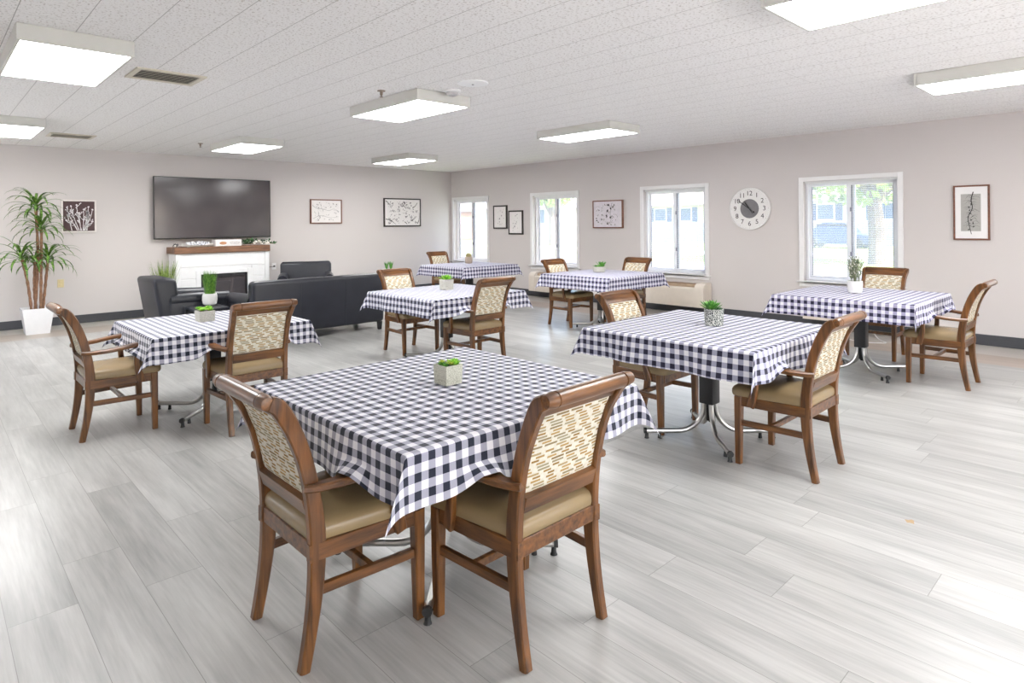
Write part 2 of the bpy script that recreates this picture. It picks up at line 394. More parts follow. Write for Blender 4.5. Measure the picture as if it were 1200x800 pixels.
for i, c in enumerate(WC):
    root = bpy.data.objects.new('window_%d' % (i + 1), None); COL.objects.link(root); root.location = (XR, c, Z0); root['kind'] = 'structure'
    a = HW; hh = Z1 - Z0; cw = .058
    b = NB()   # casing, stool and apron on the room side
    e = .002
    box(b, -.018, -e, -a - cw, -a + .004, -.0, hh + cw, .003, seg=1); box(b, -.018, -e, a - .004, a + cw, 0, hh + cw, .003, seg=1)
    box(b, -.018, -e, -a + .004, a - .004, hh - .004, hh + cw, .003, seg=1)
    box(b, -.055, .1, -a + .003, a - .003, -.018, .002, .004, seg=1)
    box(b, -.055, -e, -a - cw - .025, a + cw + .025, -.018, 0.0, .004, seg=1); box(b, -.02, -e, -a - cw, a + cw, -.075, -.018, .004, seg=1)
    obj('window_casing', b, M['trim_white'], root)
    b = NB()   # outer vinyl frame
    x0, x1 = .075, .135; fw = .038
    for q in [(-a + .002, -a + fw, .002, hh - .002), (a - fw, a - .002, .002, hh - .002), (-a + fw, a - fw, .002, fw), (-a + fw, a - fw, hh - fw, hh - .002)]:
        box(b, x0, x1, q[0], q[1], q[2], q[3], .003, seg=1)
    obj('window_frame', b, M['vinyl_win'], root)
    for k, (y0, y1, xs) in enumerate([(-a + fw, .022, .082), (-.022, a - fw, .108)]):
        b = NB(); sw = .036
        if k == 0: y1 += .028
        else: y0 -= .028
        sa, sb = (sw, .058) if k == 0 else (.058, sw)
        for q in [(y0, y0 + sa, fw, hh - fw), (y1 - sb, y1, fw, hh - fw), (y0 + sa, y1 - sb, fw, fw + sw), (y0 + sa, y1 - sb, hh - fw - sw, hh - fw)]:
            box(b, xs, xs + .024, q[0], q[1], q[2], q[3], .002, seg=1)
        sash = obj('sash', b, M['vinyl_win'], root)
        b = NB()
        for q in [(y0 + sa, y0 + sa + .006), (y1 - sb - .006, y1 - sb)]: box(b, xs - .001, xs + .02, q[0], q[1], fw + sw, hh - fw - sw)
        obj('gasket', b, M['win_grey'], sash, smooth=False)
        b = NB(); box(b, xs + .009, xs + .013, y0 + sa - .003, y1 - sb + .003, fw + sw - .003, hh - fw - sw + .003); obj('pane', b, M['glass'], sash, smooth=False)
    b = NB()
    for zz in (.36, .95): box(b, .068, .084, -.018, .006, zz, zz + .055, .003, seg=1)
    obj('latch', b, M['win_grey'], root)
    b = NB(); box(b, .03, .062, -a + .006, a - .006, hh - .03, hh - .003, .003, seg=1)
    obj('blind_headrail', b, M['slat'], root)
    if i in (2, 3, 4, 5):
        b = NB(); z = .03
        while z < hh - .035:
            box(b, .034, .056, -a + .01, a - .01, z, z + .0012, T=None); z += .0235
        obj('blind_slats', b, M['slat'], root, smooth=False)
    b = NB()
    for yy in (-.42, .0, .42): tube(b, [(.046, yy, .03), (.046, yy, hh - .02)], .0016, 4)
    obj('blind_cord', b, M['slat'], root)

# ------------------------------------------------------------------ dining tables and cloths
def table(name, c, top, label, s=.6, base_r=.31, group='square pedestal dining tables'):
    t = thing(name, label, 'table', (c[0], c[1], 0), 0, group)
    b = NB(); box(b, -s + .012, s - .012, -s + .012, s - .012, top - .036, top - .004, .006); obj('tabletop', b, M['under'], t)
    b = NB(); box(b, -.12, .12, -.12, .12, top - .05, top - .037, .003, seg=1); box(b, -.05, .05, -.05, .05, .235, top - .05, .006); obj('column', b, M['black_metal'], t)
    b = NB(); lathe(b, [(.022, .12), (.022, .24)], 12); box(b, .012, .05, -.016, .016, .10, .225, .004); obj('height_lever', b, M['black_plastic'], t)
    for sx, sy in ((1, 1), (1, -1), (-1, 1), (-1, -1)):
        d = Vector((sx, sy, 0)).normalized(); p0 = d * .04
        path = [p0 + Vector((0, 0, .34)), p0 + Vector((0, 0, .22))]
        rb = .17
        for k in range(1, 10):
            a = k / 9 * PI / 2; path.append(p0 + d * (rb * (1 - math.cos(a))) + Vector((0, 0, .22 - rb * math.sin(a))))
        path.append(d * (base_r * 1.414) + Vector((0, 0, .05)))
        b = NB(); tube(b, path, .0165, 10); lg = obj('leg', b, M['chrome'], t)
        b = NB(); e = d * (base_r * 1.414)
        tube(b, [e - d * .004 + Vector((0, 0, .05)), e + d * .014 + Vector((0, 0, .05))], .0185, 10)
        q = e - d * .004; tube(b, [q + Vector((0, 0, .05)), q + Vector((0, 0, .012)), q + Vector((0, 0, .001))], [.010, .012, .016], 10)
        obj('end_cap', b, M['glide'], lg)
        b = NB(); q = e - d * .09; tube(b, [q + Vector((0, 0, .036)), q + Vector((0, 0, .001))], [.009, .013], 10); obj('glide', b, M['glide'], lg)
    return t

def cloth(c, top, mat, label, s=.6, n=110, seed=0, bumps=(), drop=.17, r=.012, name='tablecloth'):
    rnd = random.Random(seed); L = s + drop
    ph = [rnd.uniform(0, 6.28) for _ in range(8)]; ks = [rnd.uniform(9, 13) for _ in range(4)]; k2 = [rnd.uniform(21, 29) for _ in range(4)]
    off = (rnd.uniform(0, .1), rnd.uniform(0, .1)); fl = [rnd.choice((-1, 1)) * rnd.uniform(.15, .35) for _ in range(3)] + [.42]
    bm = bmesh.new(); uvl = bm.loops.layers.uv.new('UVMap'); V = []; UVc = {}
    def edge(t):
        if t < r * PI / 2: a = t / r; return r * math.sin(a), -(r - r * math.cos(a))
        return r, -r - (t - r * PI / 2)
    # denser sampling near the folds
    base = [-L + 2 * L * i / n for i in range(n + 1)]
    extra = [sg * (s - r + q) for sg in (-1, 1) for q in (0, .004, .009, .014, .019)]
    cs = sorted(set([round(x, 5) for x in base + extra])); N = len(cs)
    for i, u in enumerate(cs):
        for j, v in enumerate(cs):
            ex, ey = max(0, abs(u) - (s - r)), max(0, abs(v) - (s - r)); sx, sy = (1 if u > 0 else -1), (1 if v > 0 else -1)
            x, y, z = u, v, 0.0
            if ex > 0 or ey > 0:
                rr = math.hypot(ex, ey); phi = math.atan2(ey, ex); o, z = edge(rr); q = min(1, rr / drop)
                cx, cy = (sx * (s - r) if ex > 0 else u), (sy * (s - r) if ey > 0 else v)
                sd = (0 if sx > 0 else 1) if ex >= ey else (2 if sy > 0 else 3)
                al = cy if ex >= ey else cx
                fade = max(0.0, 1 - max(0, min(ex, ey)) / .03) if (ex > 0 and ey > 0) else 1.0
                edgef = min(1, (s - abs(al)) / .08) if abs(al) < s else 0
                rip = (math.sin(al * ks[sd] + ph[sd]) * .012 + math.sin(al * k2[sd] + ph[sd + 4]) * .006 + .010) * q * edgef * fade
                w_ = 0
                for (bs, bc, sg) in bumps:
                    if bs == sd and not (ex > 0 and ey > 0): w_ = max(w_, math.exp(-((al - bc) / sg) ** 2))
                w_ = min(1, w_ * 1.25)
                if w_ > 0 and rr > .10:
                    k = w_ * (rr - .10); z += k * .66; rip += k * .55
                o2 = o + rip
                x = cx + sx * o2 * math.cos(phi) if ex > 0 else u; y = cy + sy * o2 * math.sin(phi) if ey > 0 else v
                if ex > 0 and ey > 0:
                    ci = (0 if sx > 0 else 1) + (0 if sy > 0 else 2)
                    fo = math.sin(2 * phi) ** 1.3; k = max(0, rr - r) * fo
                    q_ = fl[ci]; x += sx * k * (.31 + q_ * (.22 if q_ > 0 else .5)); y += sy * k * (.31 - q_ * (.5 if q_ > 0 else .22)); z *= (1 - .10 * fo)
            else:
                z = .0012 * math.sin(u * 9 + ph[0]) * math.sin(v * 8 + ph[1])
            vt = bm.verts.new((x, y, z)); V.append(vt); UVc[vt] = (u + L + off[0], v + L + off[1])
    for i in range(N - 1):
        for j in range(N - 1):
            f = bm.faces.new((V[i * N + j], V[(i + 1) * N + j], V[(i + 1) * N + j + 1], V[i * N + j + 1]))
            for lp in f.loops: lp[uvl].uv = UVc[lp.vert]
    me = bpy.data.meshes.new(name); bm.to_mesh(me); bm.free(); me.polygons.foreach_set('use_smooth', [True] * len(me.polygons))
    me.materials.append(mat); o = bpy.data.objects.new(name, me); COL.objects.link(o); o.location = (c[0], c[1], top)
    tag(o, label, 'tablecloth', 'checked cloths on the dining tables'); return o

T1, T2, T3, T4, T5, T6, T7 = (1.665, 2.2), (1.675, 5.22), (4.08, 5.33), (6.87, 8.32), (6.85, 5.42), (3.83, 2.13), (6.53, 2.04)
H1, H2, H3 = .745, .70, .732
# chairs: (name, x, y of the rear feet, facing)
PX, NX, PY, NY = -PI / 2, PI / 2, 0.0, PI
CH = dict(A=(.882, 2.14, PX), B=(1.613, 1.434, PY), C=(.772, 5.25, PX), D=(1.745, 4.44, PY), E=(4.09, 6.26, NY), F=(4.09, 4.62, PY),
          G=(7.16, 9.55, NY), H=(6.72, 6.13, NY), I=(7.68, 5.46, NX), J=(3.88, 2.84, NY), K=(3.776, 1.342, PY), L=(7.66, 2.17, NX), M=(6.605, 1.165, PY))
def bumps(pairs, c):
    out = []
    for k, sd in pairs:
        x, y, _ = CH[k]; q = (y - c[1]) if sd in (0, 1) else (x - c[0])
        out += [(sd, q - .250, .07), (sd, q + .250, .07)]
    return out
table('dining_table', T1, H1, 'nearest dining table, chrome pedestal feet, under the cloth with the cube planter', base_r=.34)
cloth(T1, H1, M['ging_a'], 'navy and white checked cloth on the nearest table in the foreground', seed=3, n=130, bumps=bumps([('A', 1), ('B', 3)], T1))
table('dining_table', T2, H2, 'low dining table at left nearest the potted palm, chrome feet under it', s=.56)
cloth(T2, H2, M['ging_a'], 'checked cloth on the left table in front of the black armchair', s=.56, seed=5, bumps=bumps([('C', 1), ('D', 3)], T2))
table('dining_table', T3, H3, 'dining table right beside the back of the dark sofa, black column')
cloth(T3, H3, M['ging_b'], 'checked cloth on the middle table behind the foreground one, beside the sofa', seed=8, n=90, bumps=bumps([('F', 3)], T3))
table('dining_table', T4, H1, 'farthest dining table, near the room corner and first window')
cloth(T4, H1, M['ging_c'], 'checked cloth on the farthest table near the room corner', seed=12, n=70)
table('dining_table', T5, H1, 'dining table in front of the second and third windows')
cloth(T5, H1, M['ging_c'], 'checked cloth on the table with the shallow grey planter, by the wall heaters', seed=19, n=80, bumps=bumps([('H', 2), ('I', 0)], T5))
table('dining_table', T6, H1, 'dining table right of the nearest one, its black column and chrome feet in full view', base_r=.30)
cloth(T6, H1, M['ging_b'], 'checked cloth on the table right of centre with the dark fretwork pot', seed=23, n=110, bumps=bumps([('K', 3), ('J', 2)], T6))
table('dining_table', T7, H1, 'dining table farthest to the right, below the fourth window')
cloth(T7, H1, M['ging_c'], 'checked cloth on the rightmost table, below the big window', seed=31, n=90, bumps=bumps([('M', 3), ('L', 0)], T7))

# ------------------------------------------------------------------ chair
PROF = [(0.0, .000), (.020, .10), (.036, .20), (.046, .30), (.049, .40), (.043, .50), (.028, .60), (.004, .70), (-.030, .79), (-.064, .852), (-.086, .881), (-.110, .894)]
def prof_y(z):
    for (a, za), (c, zc) in zip(PROF, PROF[1:]):
        if za <= z <= zc: return a + (c - a) * (z - za) / (zc - za)
    return PROF[-1][0]
def make_chair(label):
    t = thing('dining_chair', label, 'chair', (0, 0, 0), 0, 'wooden armchairs at the dining tables')
    wd, wh, wy = M['wood'], M['wood_h'], M['wood_y']
    for s in (-1, 1):
        b = NB()
        path = [(s * (.196 + (.012 if z > .8 else 0) * (z - .8) / .1), y + .012, z, .034, d) for (y, z), d in zip(PROF, [.036, .040, .046, .052, .056, .054, .05, .05, .053, .055, .053, .047])]
        bar(b, smooth_path(path, 4), (1, 0, 0), .3); obj('rear_post', b, wd, t)
    for s in (-1, 1):
        b = NB(); bar(b, [(s * .222, .445, .001, .034, .034), (s * .224, .442, .25, .042, .042), (s * .224, .44, .405, .046, .046)], (1, 0, 0), .25); obj('leg', b, wd, t)
    # rolled top rail with a ring turned near each end
    b = NB(); c = Vector((0, -.106, .897)); prof = [(-.222, .016), (-.220, .021), (-.19, .0265), (-.178, .0268), (-.176, .023), (-.172, .023), (-.170, .0262), (-.08, .0268), (.08, .0268), (.170, .0262), (.172, .023), (.176, .023), (.178, .0268), (.19, .0265), (.220, .021), (.222, .016)]
    rings = [[(x, c.y + rr * math.cos(a), c.z + rr * math.sin(a)) for a in [2 * PI * k / 16 for k in range(16)]] for x, rr in prof]
    loft(b, rings); 
    bar(b, smooth_path([(0, -.085, .884, .37, .022), (0, -.062, .864, .37, .026), (0, -.046, .838, .37, .026)], 3), (1, 0, 0), .2)
    obj('top_rail', b, wh, t)
    b = NB(); bar(b, [(0, .046, .497, .362, .024), (0, .030, .552, .362, .024)], (1, 0, 0), .25); obj('lower_back_rail', b, wh, t)
    # padded back panel, slightly crowned front and back
    b = NB(); zs = [.550 + (.842 - .550) * i / 12 for i in range(13)]; rings = []
    for z in zs:
        y = prof_y(z) + .012; e = min((z - .545) / .03, (.847 - z) / .03, 1) ** .5; ring = []
        for k in range(13): x = -.178 + .356 * k / 12; q = max(0, 1 - abs(x / .178) ** 6); ring.append((x, y + (.009 + .010 * q) * e, z))
        for k in range(12, -1, -1): x = -.178 + .356 * k / 12; q = max(0, 1 - abs(x / .178) ** 6); ring.append((x, y - (.009 + .006 * q) * e, z))
        rings.append(ring)
    loft(b, rings); obj('back_panel', b, M['dash'], t, ang=60)
    # seat rails
    b = NB()
    bar(b, [(-.18, .052, .378, .03, .058), (.18, .052, .378, .03, .058)], (0, 1, 0), .15)
    bar(b, [(-.205, .452, .378, .028, .058), (.205, .452, .378, .028, .058)], (0, 1, 0), .15)
    for s in (-1, 1): bar(b, [(s * .198, .03, .378, .026, .058), (s * .226, .46, .378, .026, .058)], (1, 0, 0), .15)
    obj('seat_frame', b, wy, t)
    # cushion
    b = NB()
    def outline(k, z):
        pts = []; hb, hf, y0, y1, rc = .205, .248, .040, .492, .05
        for cx, cy, a0, hw in ((1, 1, 0, hf), (-1, 1, 90, hf), (-1, -1, 180, hb), (1, -1, 270, hb)):
            rc_ = rc if cy > 0 else .03
            for q in range(7):
                a = math.radians(a0 + 15 * q); X = cx * (hw - rc_) + rc_ * math.cos(a); Y = (y1 - rc_ if cy > 0 else y0 + rc_) + rc_ * math.sin(a)
                pts.append((X * k, .266 + (Y - .266) * k, z))
        return pts
    loft(b, [outline(k, z) for k, z in [(.90, .404), (.985, .408), (1.0, .422), (.995, .440), (.965, .454), (.90, .464), (.75, .473), (.5, .479), (.25, .481), (.05, .482)]])
    obj('seat', b, M['vinyl'], t, ang=50)
    for s in (-1, 1):
        b = NB()
        path = [(s * .208, .012, .598, .030, .026), (s * .222, .06, .596, .040, .026), (s * .246, .16, .602, .050, .026), (s * .256, .27, .616, .052, .026), (s * .254, .345, .624, .052, .026), (s * .250, .41, .615, .050, .026), (s * .247, .455, .596, .044, .022)]
        bar(b, smooth_path(path, 4), (1, 0, 0), .45); obj('armrest', b, wy, t)
        b = NB()
        path = [(s * .250, .338, .612, .030, .042), (s * .250, .330, .55, .026, .036), (s * .246, .332, .47, .024, .036), (s * .240, .350, .40, .024, .046), (s * .237, .362, .355, .022, .044)]
        bar(b, smooth_path(path, 4), (1, 0, 0), .35); obj('arm_support', b, wd, t)
    b = NB()
    for s in (-1, 1): bar(b, [(s * .198, .052, .248, .020, .034), (s * .223, .435, .248, .020, .034)], (1, 0, 0), .2)
    bar(b, [(-.20, .26, .248, .022, .030), (.20, .26, .248, .022, .030)], (0, 1, 0), .2)
    obj('stretcher', b, wy, t)
    return t
LB = dict(A='wooden armchair nearest the camera on the left, at the left side of the foreground table',
          B='wooden armchair in the right foreground, back to the camera, at the foreground table',
          C='wooden armchair farthest left, facing right toward the left table',
          D='wooden armchair seen from behind, tucked under the left table near the black armchair',
          E='wooden armchair facing the camera beside the right end of the dark sofa',
          F='wooden armchair seen from behind at the middle table beside the sofa',
          G='wooden armchair farthest away, against the back corner behind the farthest table',
          H='wooden armchair facing the camera in front of the second window',
          I='wooden armchair just left of the third window, at the table with the shallow planter',
          J='wooden armchair facing the camera behind the table with the fretwork pot',
          K='wooden armchair at the right side of the table with the fretwork pot',
          L='wooden armchair with its back to the right wall under the big fourth window',
          M='wooden armchair farthest right, pale back panel, at the rightmost table')
ch0 = None
for k, (x, y, rz) in CH.items():
    if ch0 is None: ch0 = make_chair(LB[k]); ch0.location = (x, y, 0); ch0.rotation_euler = (0, 0, rz)
    else: dup(ch0, (x, y, 0), rz, LB[k])

# ------------------------------------------------------------------ plants and planters
def blade(bm, base, az, length, width, lift, droop, n=7, mi=0, fold=.25):
    """arching strap leaf with a folded midrib"""
    d = Vector((math.cos(az), math.sin(az), 0)); sd = Vector((-math.sin(az), math.cos(az), 0)); p = Vector(base); a = lift; st = length / n; rows = []
    for i in range(n + 1):
        t = i / n; w_ = width * (math.sin(PI * min(1, .18 + t * .82)) ** .7 if t < 1 else .04) / 2; up = d * (-math.sin(a)) + Vector((0, 0, math.cos(a)))
        rows.append([bm.verts.new(p + sd * w_ + up * w_ * fold), bm.verts.new(p), bm.verts.new(p - sd * w_ + up * w_ * fold)])
        p = p + (d * math.cos(a) + Vector((0, 0, math.sin(a)))) * st; a -= droop / n * (.5 + t)
    for r0, r1 in zip(rows, rows[1:]):
        for k in range(2): f = bm.faces.new((r0[k], r0[k + 1], r1[k + 1], r1[k])); f.material_index = mi
def rosette(bm, c, n, r, rnd, z=0.0, w=.4, mi=0, lift=(.3, 1.3)):
    for i in range(n):
        t = i / n; az = i * 2.39996; ll = r * (.55 + .45 * (1 - t)) * rnd.uniform(.9, 1.1)
        fat_leaf(bm, c, az, ll, r * w, lift[0] + (lift[1] - lift[0]) * t, mi)
def fat_leaf(bm, c, az, ln, wd, lift, mi=0):
    d = Vector((math.cos(az) * math.cos(lift), math.sin(az) * math.cos(lift), math.sin(lift))); sd = Vector((-math.sin(az), math.cos(az), 0)); up = d.cross(sd); rings = []
    for t, k in ((0, .35), (.3, .8), (.6, 1.0), (.82, .7), (1, .08)):
        p = Vector(c) + d * ln * t + Vector((0, 0, .12 * ln * t * t)); rings.append([p + sd * (wd * k * .5 * math.cos(a)) + up * (wd * k * .22 * math.sin(a)) for a in [2 * PI * q / 6 for q in range(6)]])
    loft(bm, rings, True, mi)
def square_pot(b, s0, s1, h, wall=.006, bev=.003):
    rings = []
    for k, z in ((s0, 0), (s1, h), (s1 - wall * 2, h), (s1 - wall * 2.4, h * .88)):
        a = k / 2; rings.append([(a, a, z), (-a, a, z), (-a, -a, z), (a, -a, z)])
    loft(b, rings)
PG = 'small potted plants on the dining tables'
rnd = random.Random(4)
# foreground table: lace cube, two succulents
t = thing('potted_succulent', 'pale lace-patterned cube planter with bright green succulents on the foreground table', 'potted plant', (1.69, 2.2, H1 + .0015), 0, PG)
b = NB(); square_pot(b, .086, .092, .084); obj('planter', b, M['pot_lace'], t)
b = NB(); box(b, -.038, .038, -.038, .038, .06, .0775); obj('soil', b, M['soil'], t, smooth=False)
b = NB(); rosette(b, (.016, -.018, .078), 30, .042, rnd, w=.42); obj('large_rosette', b, M['leaf_bright'], t)
b = NB(); rosette(b, (-.018, .02, .078), 18, .026, rnd); rosette(b, (-.024, -.016, .078), 16, .024, rnd); obj('dark_rosettes', b, M['leaf_mid'], t)
b = NB(); rosette(b, (-.018, .020, .090), 12, .018, rnd); rosette(b, (-.006, -.026, .086), 14, .021, rnd); obj('yellow_rosettes', b, M['leaf_yellow'], t)
# left table: cement cube
t = thing('potted_succulent', 'square cement planter with leafy green succulents on the left table', 'potted plant', (1.63, 5.25, H2 + .0015), 0, PG)
b = NB(); square_pot(b, .112, .118, .082); obj('planter', b, M['pot_cement'], t)
b = NB(); box(b, -.05, .05, -.05, .05, .06, .074); obj('soil', b, M['soil'], t, smooth=False)
b = NB()
for p in [(-.03, -.03), (.03, -.02), (0, .03), (-.035, .025), (.035, .03)]: rosette(b, (p[0], p[1], .078 + rnd.uniform(0, .014)), 18, .034, rnd, w=.5)
obj('succulent_leaves', b, M['leaf_bright'], t)
# middle table: double cement pot
t = thing('potted_succulent', 'ribbed grey cement planter with a spiky green plant on the middle table', 'potted plant', (4.16, 5.43, H3 + .0015), 0, PG)
b = NB(); square_pot(b, .104, .112, .112)
for q in (-1, 1): box(b, -.058, .058, q * .026 - .022, q * .026 + .022, .004, .104, .004, seg=1)
obj('planter', b, M['pot_cement'], t)
b = NB(); box(b, -.046, .046, -.046, .046, .08, .100); obj('soil', b, M['soil'], t, smooth=False)
b = NB(); rosette(b, (0, 0, .10), 34, .088, rnd, w=.26, lift=(.25, 1.45)); obj('agave_leaves', b, M['leaf_bright'], t)
# farthest table: beige dome cactus
t = thing('potted_cactus', 'beige textured jar with a domed dried plant on the farthest table', 'potted plant', (7.05, 8.55, H1 + .0015), 0, PG)
b = NB(); lathe(b, [(.05, 0), (.062, .01), (.066, .06), (.066, .105), (.060, .118), (.054, .118), (.052, .10)], 20); obj('planter', b, M['pot_beige'], t)
b = NB(); ball(b, (0, 0, .118), .055, sc=(1, 1, .95), seg=14)
for k in range(26): az = k * 2.4; rr = .052 * math.sqrt(k / 26); ball(b, (rr * math.cos(az), rr * math.sin(az), .118 + .052 * math.sqrt(max(0, 1 - (rr / .055) ** 2))), .011, seg=6)
obj('cactus_dome', b, leaf_mat('dried_cactus', srgb(140, 128, 78), srgb(190, 176, 128)), t)
# window table: shallow bowl
t = thing('potted_succulent', 'shallow round grey planter with low green succulents on the table by the wall heaters', 'potted plant', (6.98, 5.57, H1 + .0015), 0, PG)
b = NB(); lathe(b, [(.070, 0), (.084, .012), (.090, .05), (.090, .078), (.083, .078), (.080, .062)], 26); obj('planter', b, M['pot_cement'], t)
b = NB(); lathe(b, [(.080, .05), (.080, .066)], 20); obj('soil', b, M['soil'], t)
b = NB()
for k in range(8): az = k * .8; rosette(b, (.046 * math.cos(az), .046 * math.sin(az), .064), 12, rnd.uniform(.045, .07), rnd, w=.25, lift=(.4, 1.4))
rosette(b, (.02, -.03, .07), 18, .105, rnd, w=.2, lift=(.6, 1.4)); obj('succulent_leaves', b, M['leaf_mid'], t)
# fretwork pot with aloe
t = thing('potted_aloe', 'dark fretwork-patterned pot with a spiky aloe on the table right of centre', 'potted plant', (3.9, 2.13, H1 + .0015), 0, PG)
b = NB(); lathe(b, [(.052, 0), (.060, .004), (.064, .10), (.0655, .112), (.060, .112), (.058, .096)], 24); obj('planter', b, M['pot_fret'], t)
b = NB(); lathe(b, [(.056, .07), (.056, .100)], 20); obj('soil', b, M['soil'], t)
b = NB(); rosette(b, (-.012, .012, .10), 30, .095, rnd, w=.2, lift=(.35, 1.5)); obj('aloe_leaves', b, M['leaf_mid'], t)
b = NB()
for k in range(9): az = -2.2 + k * .5; rosette(b, (.035 * math.cos(az), .035 * math.sin(az), .10), 7, .032, rnd, w=.5)
obj('trailing_leaves', b, M['leaf_dark'], t)
# tall flowering pot
t = thing('potted_flowers', 'round white pot with tall sage stems and tiny white blooms on the rightmost table', 'potted plant', (6.53, 2.09, H1 + .0015), 0, PG)
b = NB(); lathe(b, [(.040, 0), (.058, .008), (.066, .045), (.068, .085), (.066, .118), (.060, .118), (.060, .10)], 26); obj('planter', b, M['wht_matte'], t)
b = NB(); lathe(b, [(.058, .08), (.058, .104)], 20); obj('soil', b, M['soil'], t)
bs, bf = NB(), NB()
for k in range(26):
    az = rnd.uniform(0, 6.28); r0 = rnd.uniform(0, .035); ln = rnd.uniform(.15, .27); lean = rnd.uniform(.02, .30)
    p0 = Vector((r0 * math.cos(az), r0 * math.sin(az), .10)); p1 = p0 + Vector((math.cos(az) * lean * ln, math.sin(az) * lean * ln, ln)); tube(bs, [p0, (p0 + p1) / 2 + Vector((0, 0, .01)), p1], .0018, 4)
    for q in range(12):
        tt = .2 + .8 * q / 11; c = p0.lerp(p1, tt); fat_leaf(bs, c, rnd.uniform(0, 6.28), .026, .010, rnd.uniform(.4, 1.1))
        if q > 2 and q % 3 == 0: ball(bf, c + Vector((rnd.uniform(-.008, .008), rnd.uniform(-.008, .008), .004)), .0055, seg=6)
obj('sage_stems', bs, M['sage'], t); obj('white_blooms', bf, M['petal'], t)

def grass_tuft(b, n, rad, h, rnd, w=.006, spread=.3, z0=0.0):
    for k in range(n):
        az = rnd.uniform(0, 6.28); r0 = rad * math.sqrt(rnd.random()); blade(b, (r0 * math.cos(az), r0 * math.sin(az), z0), az, h * rnd.uniform(.72, 1.08), w, PI / 2 - rnd.uniform(0, spread), rnd.uniform(0, spread * 1.6), 5)
# lounge: low side table with grass pot
t = thing('side_table', 'low black side table between the dark sofa and the left black armchair', 'side table', (2.56, 8.16, 0), 0)
b = NB(); box(b, -.2, .2, -.2, .2, .425, .455, .006); obj('tabletop', b, M['black_leather'], t)
b = NB(); box(b, -.18, .18, -.18, .18, .12, .15, .004); obj('shelf', b, M['black_metal'], t)
for sx in (-1, 1):
    for sy in (-1, 1): b = NB(); box(b, sx * .18 - .018, sx * .18 + .018, sy * .18 - .018, sy * .18 + .018, 0.001, .425, .004); obj('leg', b, M['black_metal'], t)
t = thing('potted_grass', 'upright bright green grass in a white round pot on the black side table', 'potted plant', (2.63, 8.28, .456), 0)
b = NB(); lathe(b, [(.052, 0), (.078, .02), (.088, .07), (.086, .12), (.078, .15), (.070, .15), (.070, .135)], 24); obj('planter', b, M['wht_matte'], t)
b = NB(); grass_tuft(b, 230, .062, .30, rnd, .006, .16, .13); obj('grass_blades', b, M['grass_blade'], t)
t = thing('potted_grass', 'loose wispy floor plant between the left armchair and the fireplace', 'potted plant', (2.69, 10.5, 0), 0)
b = NB(); lathe(b, [(.11, 0.001), (.13, .02), (.15, .26), (.15, .30), (.138, .30), (.135, .27)], 24); obj('planter', b, M['black_metal'], t)
b = NB(); grass_tuft(b, 170, .10, .66, rnd, .011, .24, .27); obj('grass_blades', b, M['grass_olive'], t)
t = thing('side_table', 'small round black side table hidden behind the sofa end, under two green tufts', 'side table', (6.45, 10.25, 0), 0)
b = NB(); lathe(b, [(.16, .51), (.165, .515), (.165, .53), (.16, .535)], 24); obj('tabletop', b, M['black_metal'], t)
b = NB(); lathe(b, [(.12, .001), (.12, .012), (.02, .02), (.018, .51)], 16); obj('pedestal', b, M['black_metal'], t)
t = thing('potted_grass', 'small pot with two short green tufts rising behind the sofa end', 'potted plant', (6.48, 10.25, .536), 0)
b = NB(); lathe(b, [(.05, 0), (.065, .01), (.07, .07), (.063, .07), (.06, .06)], 18); obj('planter', b, M['wht_matte'], t)
for q in (-1, 1):
    b = NB()
    for k in range(26):
        az = rnd.uniform(0, 6.28); r0 = .02 * math.sqrt(rnd.random()); blade(b, (q * .036 + r0 * math.cos(az), -q * .02 + r0 * math.sin(az), .055), az, rnd.uniform(.12, .17), .012, 1.4, .5, 5)
    obj('leaf_tuft', b, M['leaf_mid'], t)

# tall dracaena
t = thing('potted_dracaena', 'tall cane plant with arching green leaf crowns in a tapered white planter at far left', 'potted plant', (1.16, 10.72, 0), 0)
b = NB()
rings = []
for k, z in ((.26, .001), (.35, .35), (.325, .35), (.31, .31)): a = k / 2; rings.append([(a, a, z), (-a, a, z), (-a, -a, z), (a, -a, z)])
loft(b, rings); obj('planter', b, M['white_paint'], t)
b = NB(); box(b, -.145, .145, -.145, .145, .28, .315); obj('soil', b, M['soil'], t, smooth=False)
canes = [((-.02, 0, .3), (0.02, .02, 1.0), (.0, 0, 1.72)), ((.04, -.03, .3), (.05, -.02, .9), (.06, 0, 1.42)), ((-.06, -.04, .3), (-.10, -.03, .7), (-.16, -.05, 1.02)), ((.07, .03, .3), (.10, .02, .65), (.13, .0, 1.0)), ((.0, .05, .3), (-.02, .04, .6), (-.01, .05, .98))]
for cpt in canes:
    b = NB(); pts = smooth_path(cpt, 9); rr = [.017 + .003 * math.sin(i * 2.3) for i in range(len(pts))]; tube(b, pts, rr, 8); obj('cane', b, M['cane'], t)
for (cx, cy, cz, n, ln) in [(0.0, 0, 1.72, 36, .40), (.05, 0, 1.42, 34, .42), (-.17, -.05, 1.02, 32, .42), (.13, .0, 1.0, 32, .42), (-.01, .05, .97, 14, .32)]:
    b = NB()
    for k in range(n):
        tt = k / n; az = k * 2.39996; blade(b, (cx + .02 * math.cos(az), cy + .02 * math.sin(az), cz - .05 + .14 * tt), az, ln * rnd.uniform(.75, 1.1), .034, .15 + 1.0 * tt + rnd.uniform(-.15, .15), rnd.uniform(1.7, 2.7), 8)
    obj('leaf_crown', b, M['leaf'], t)

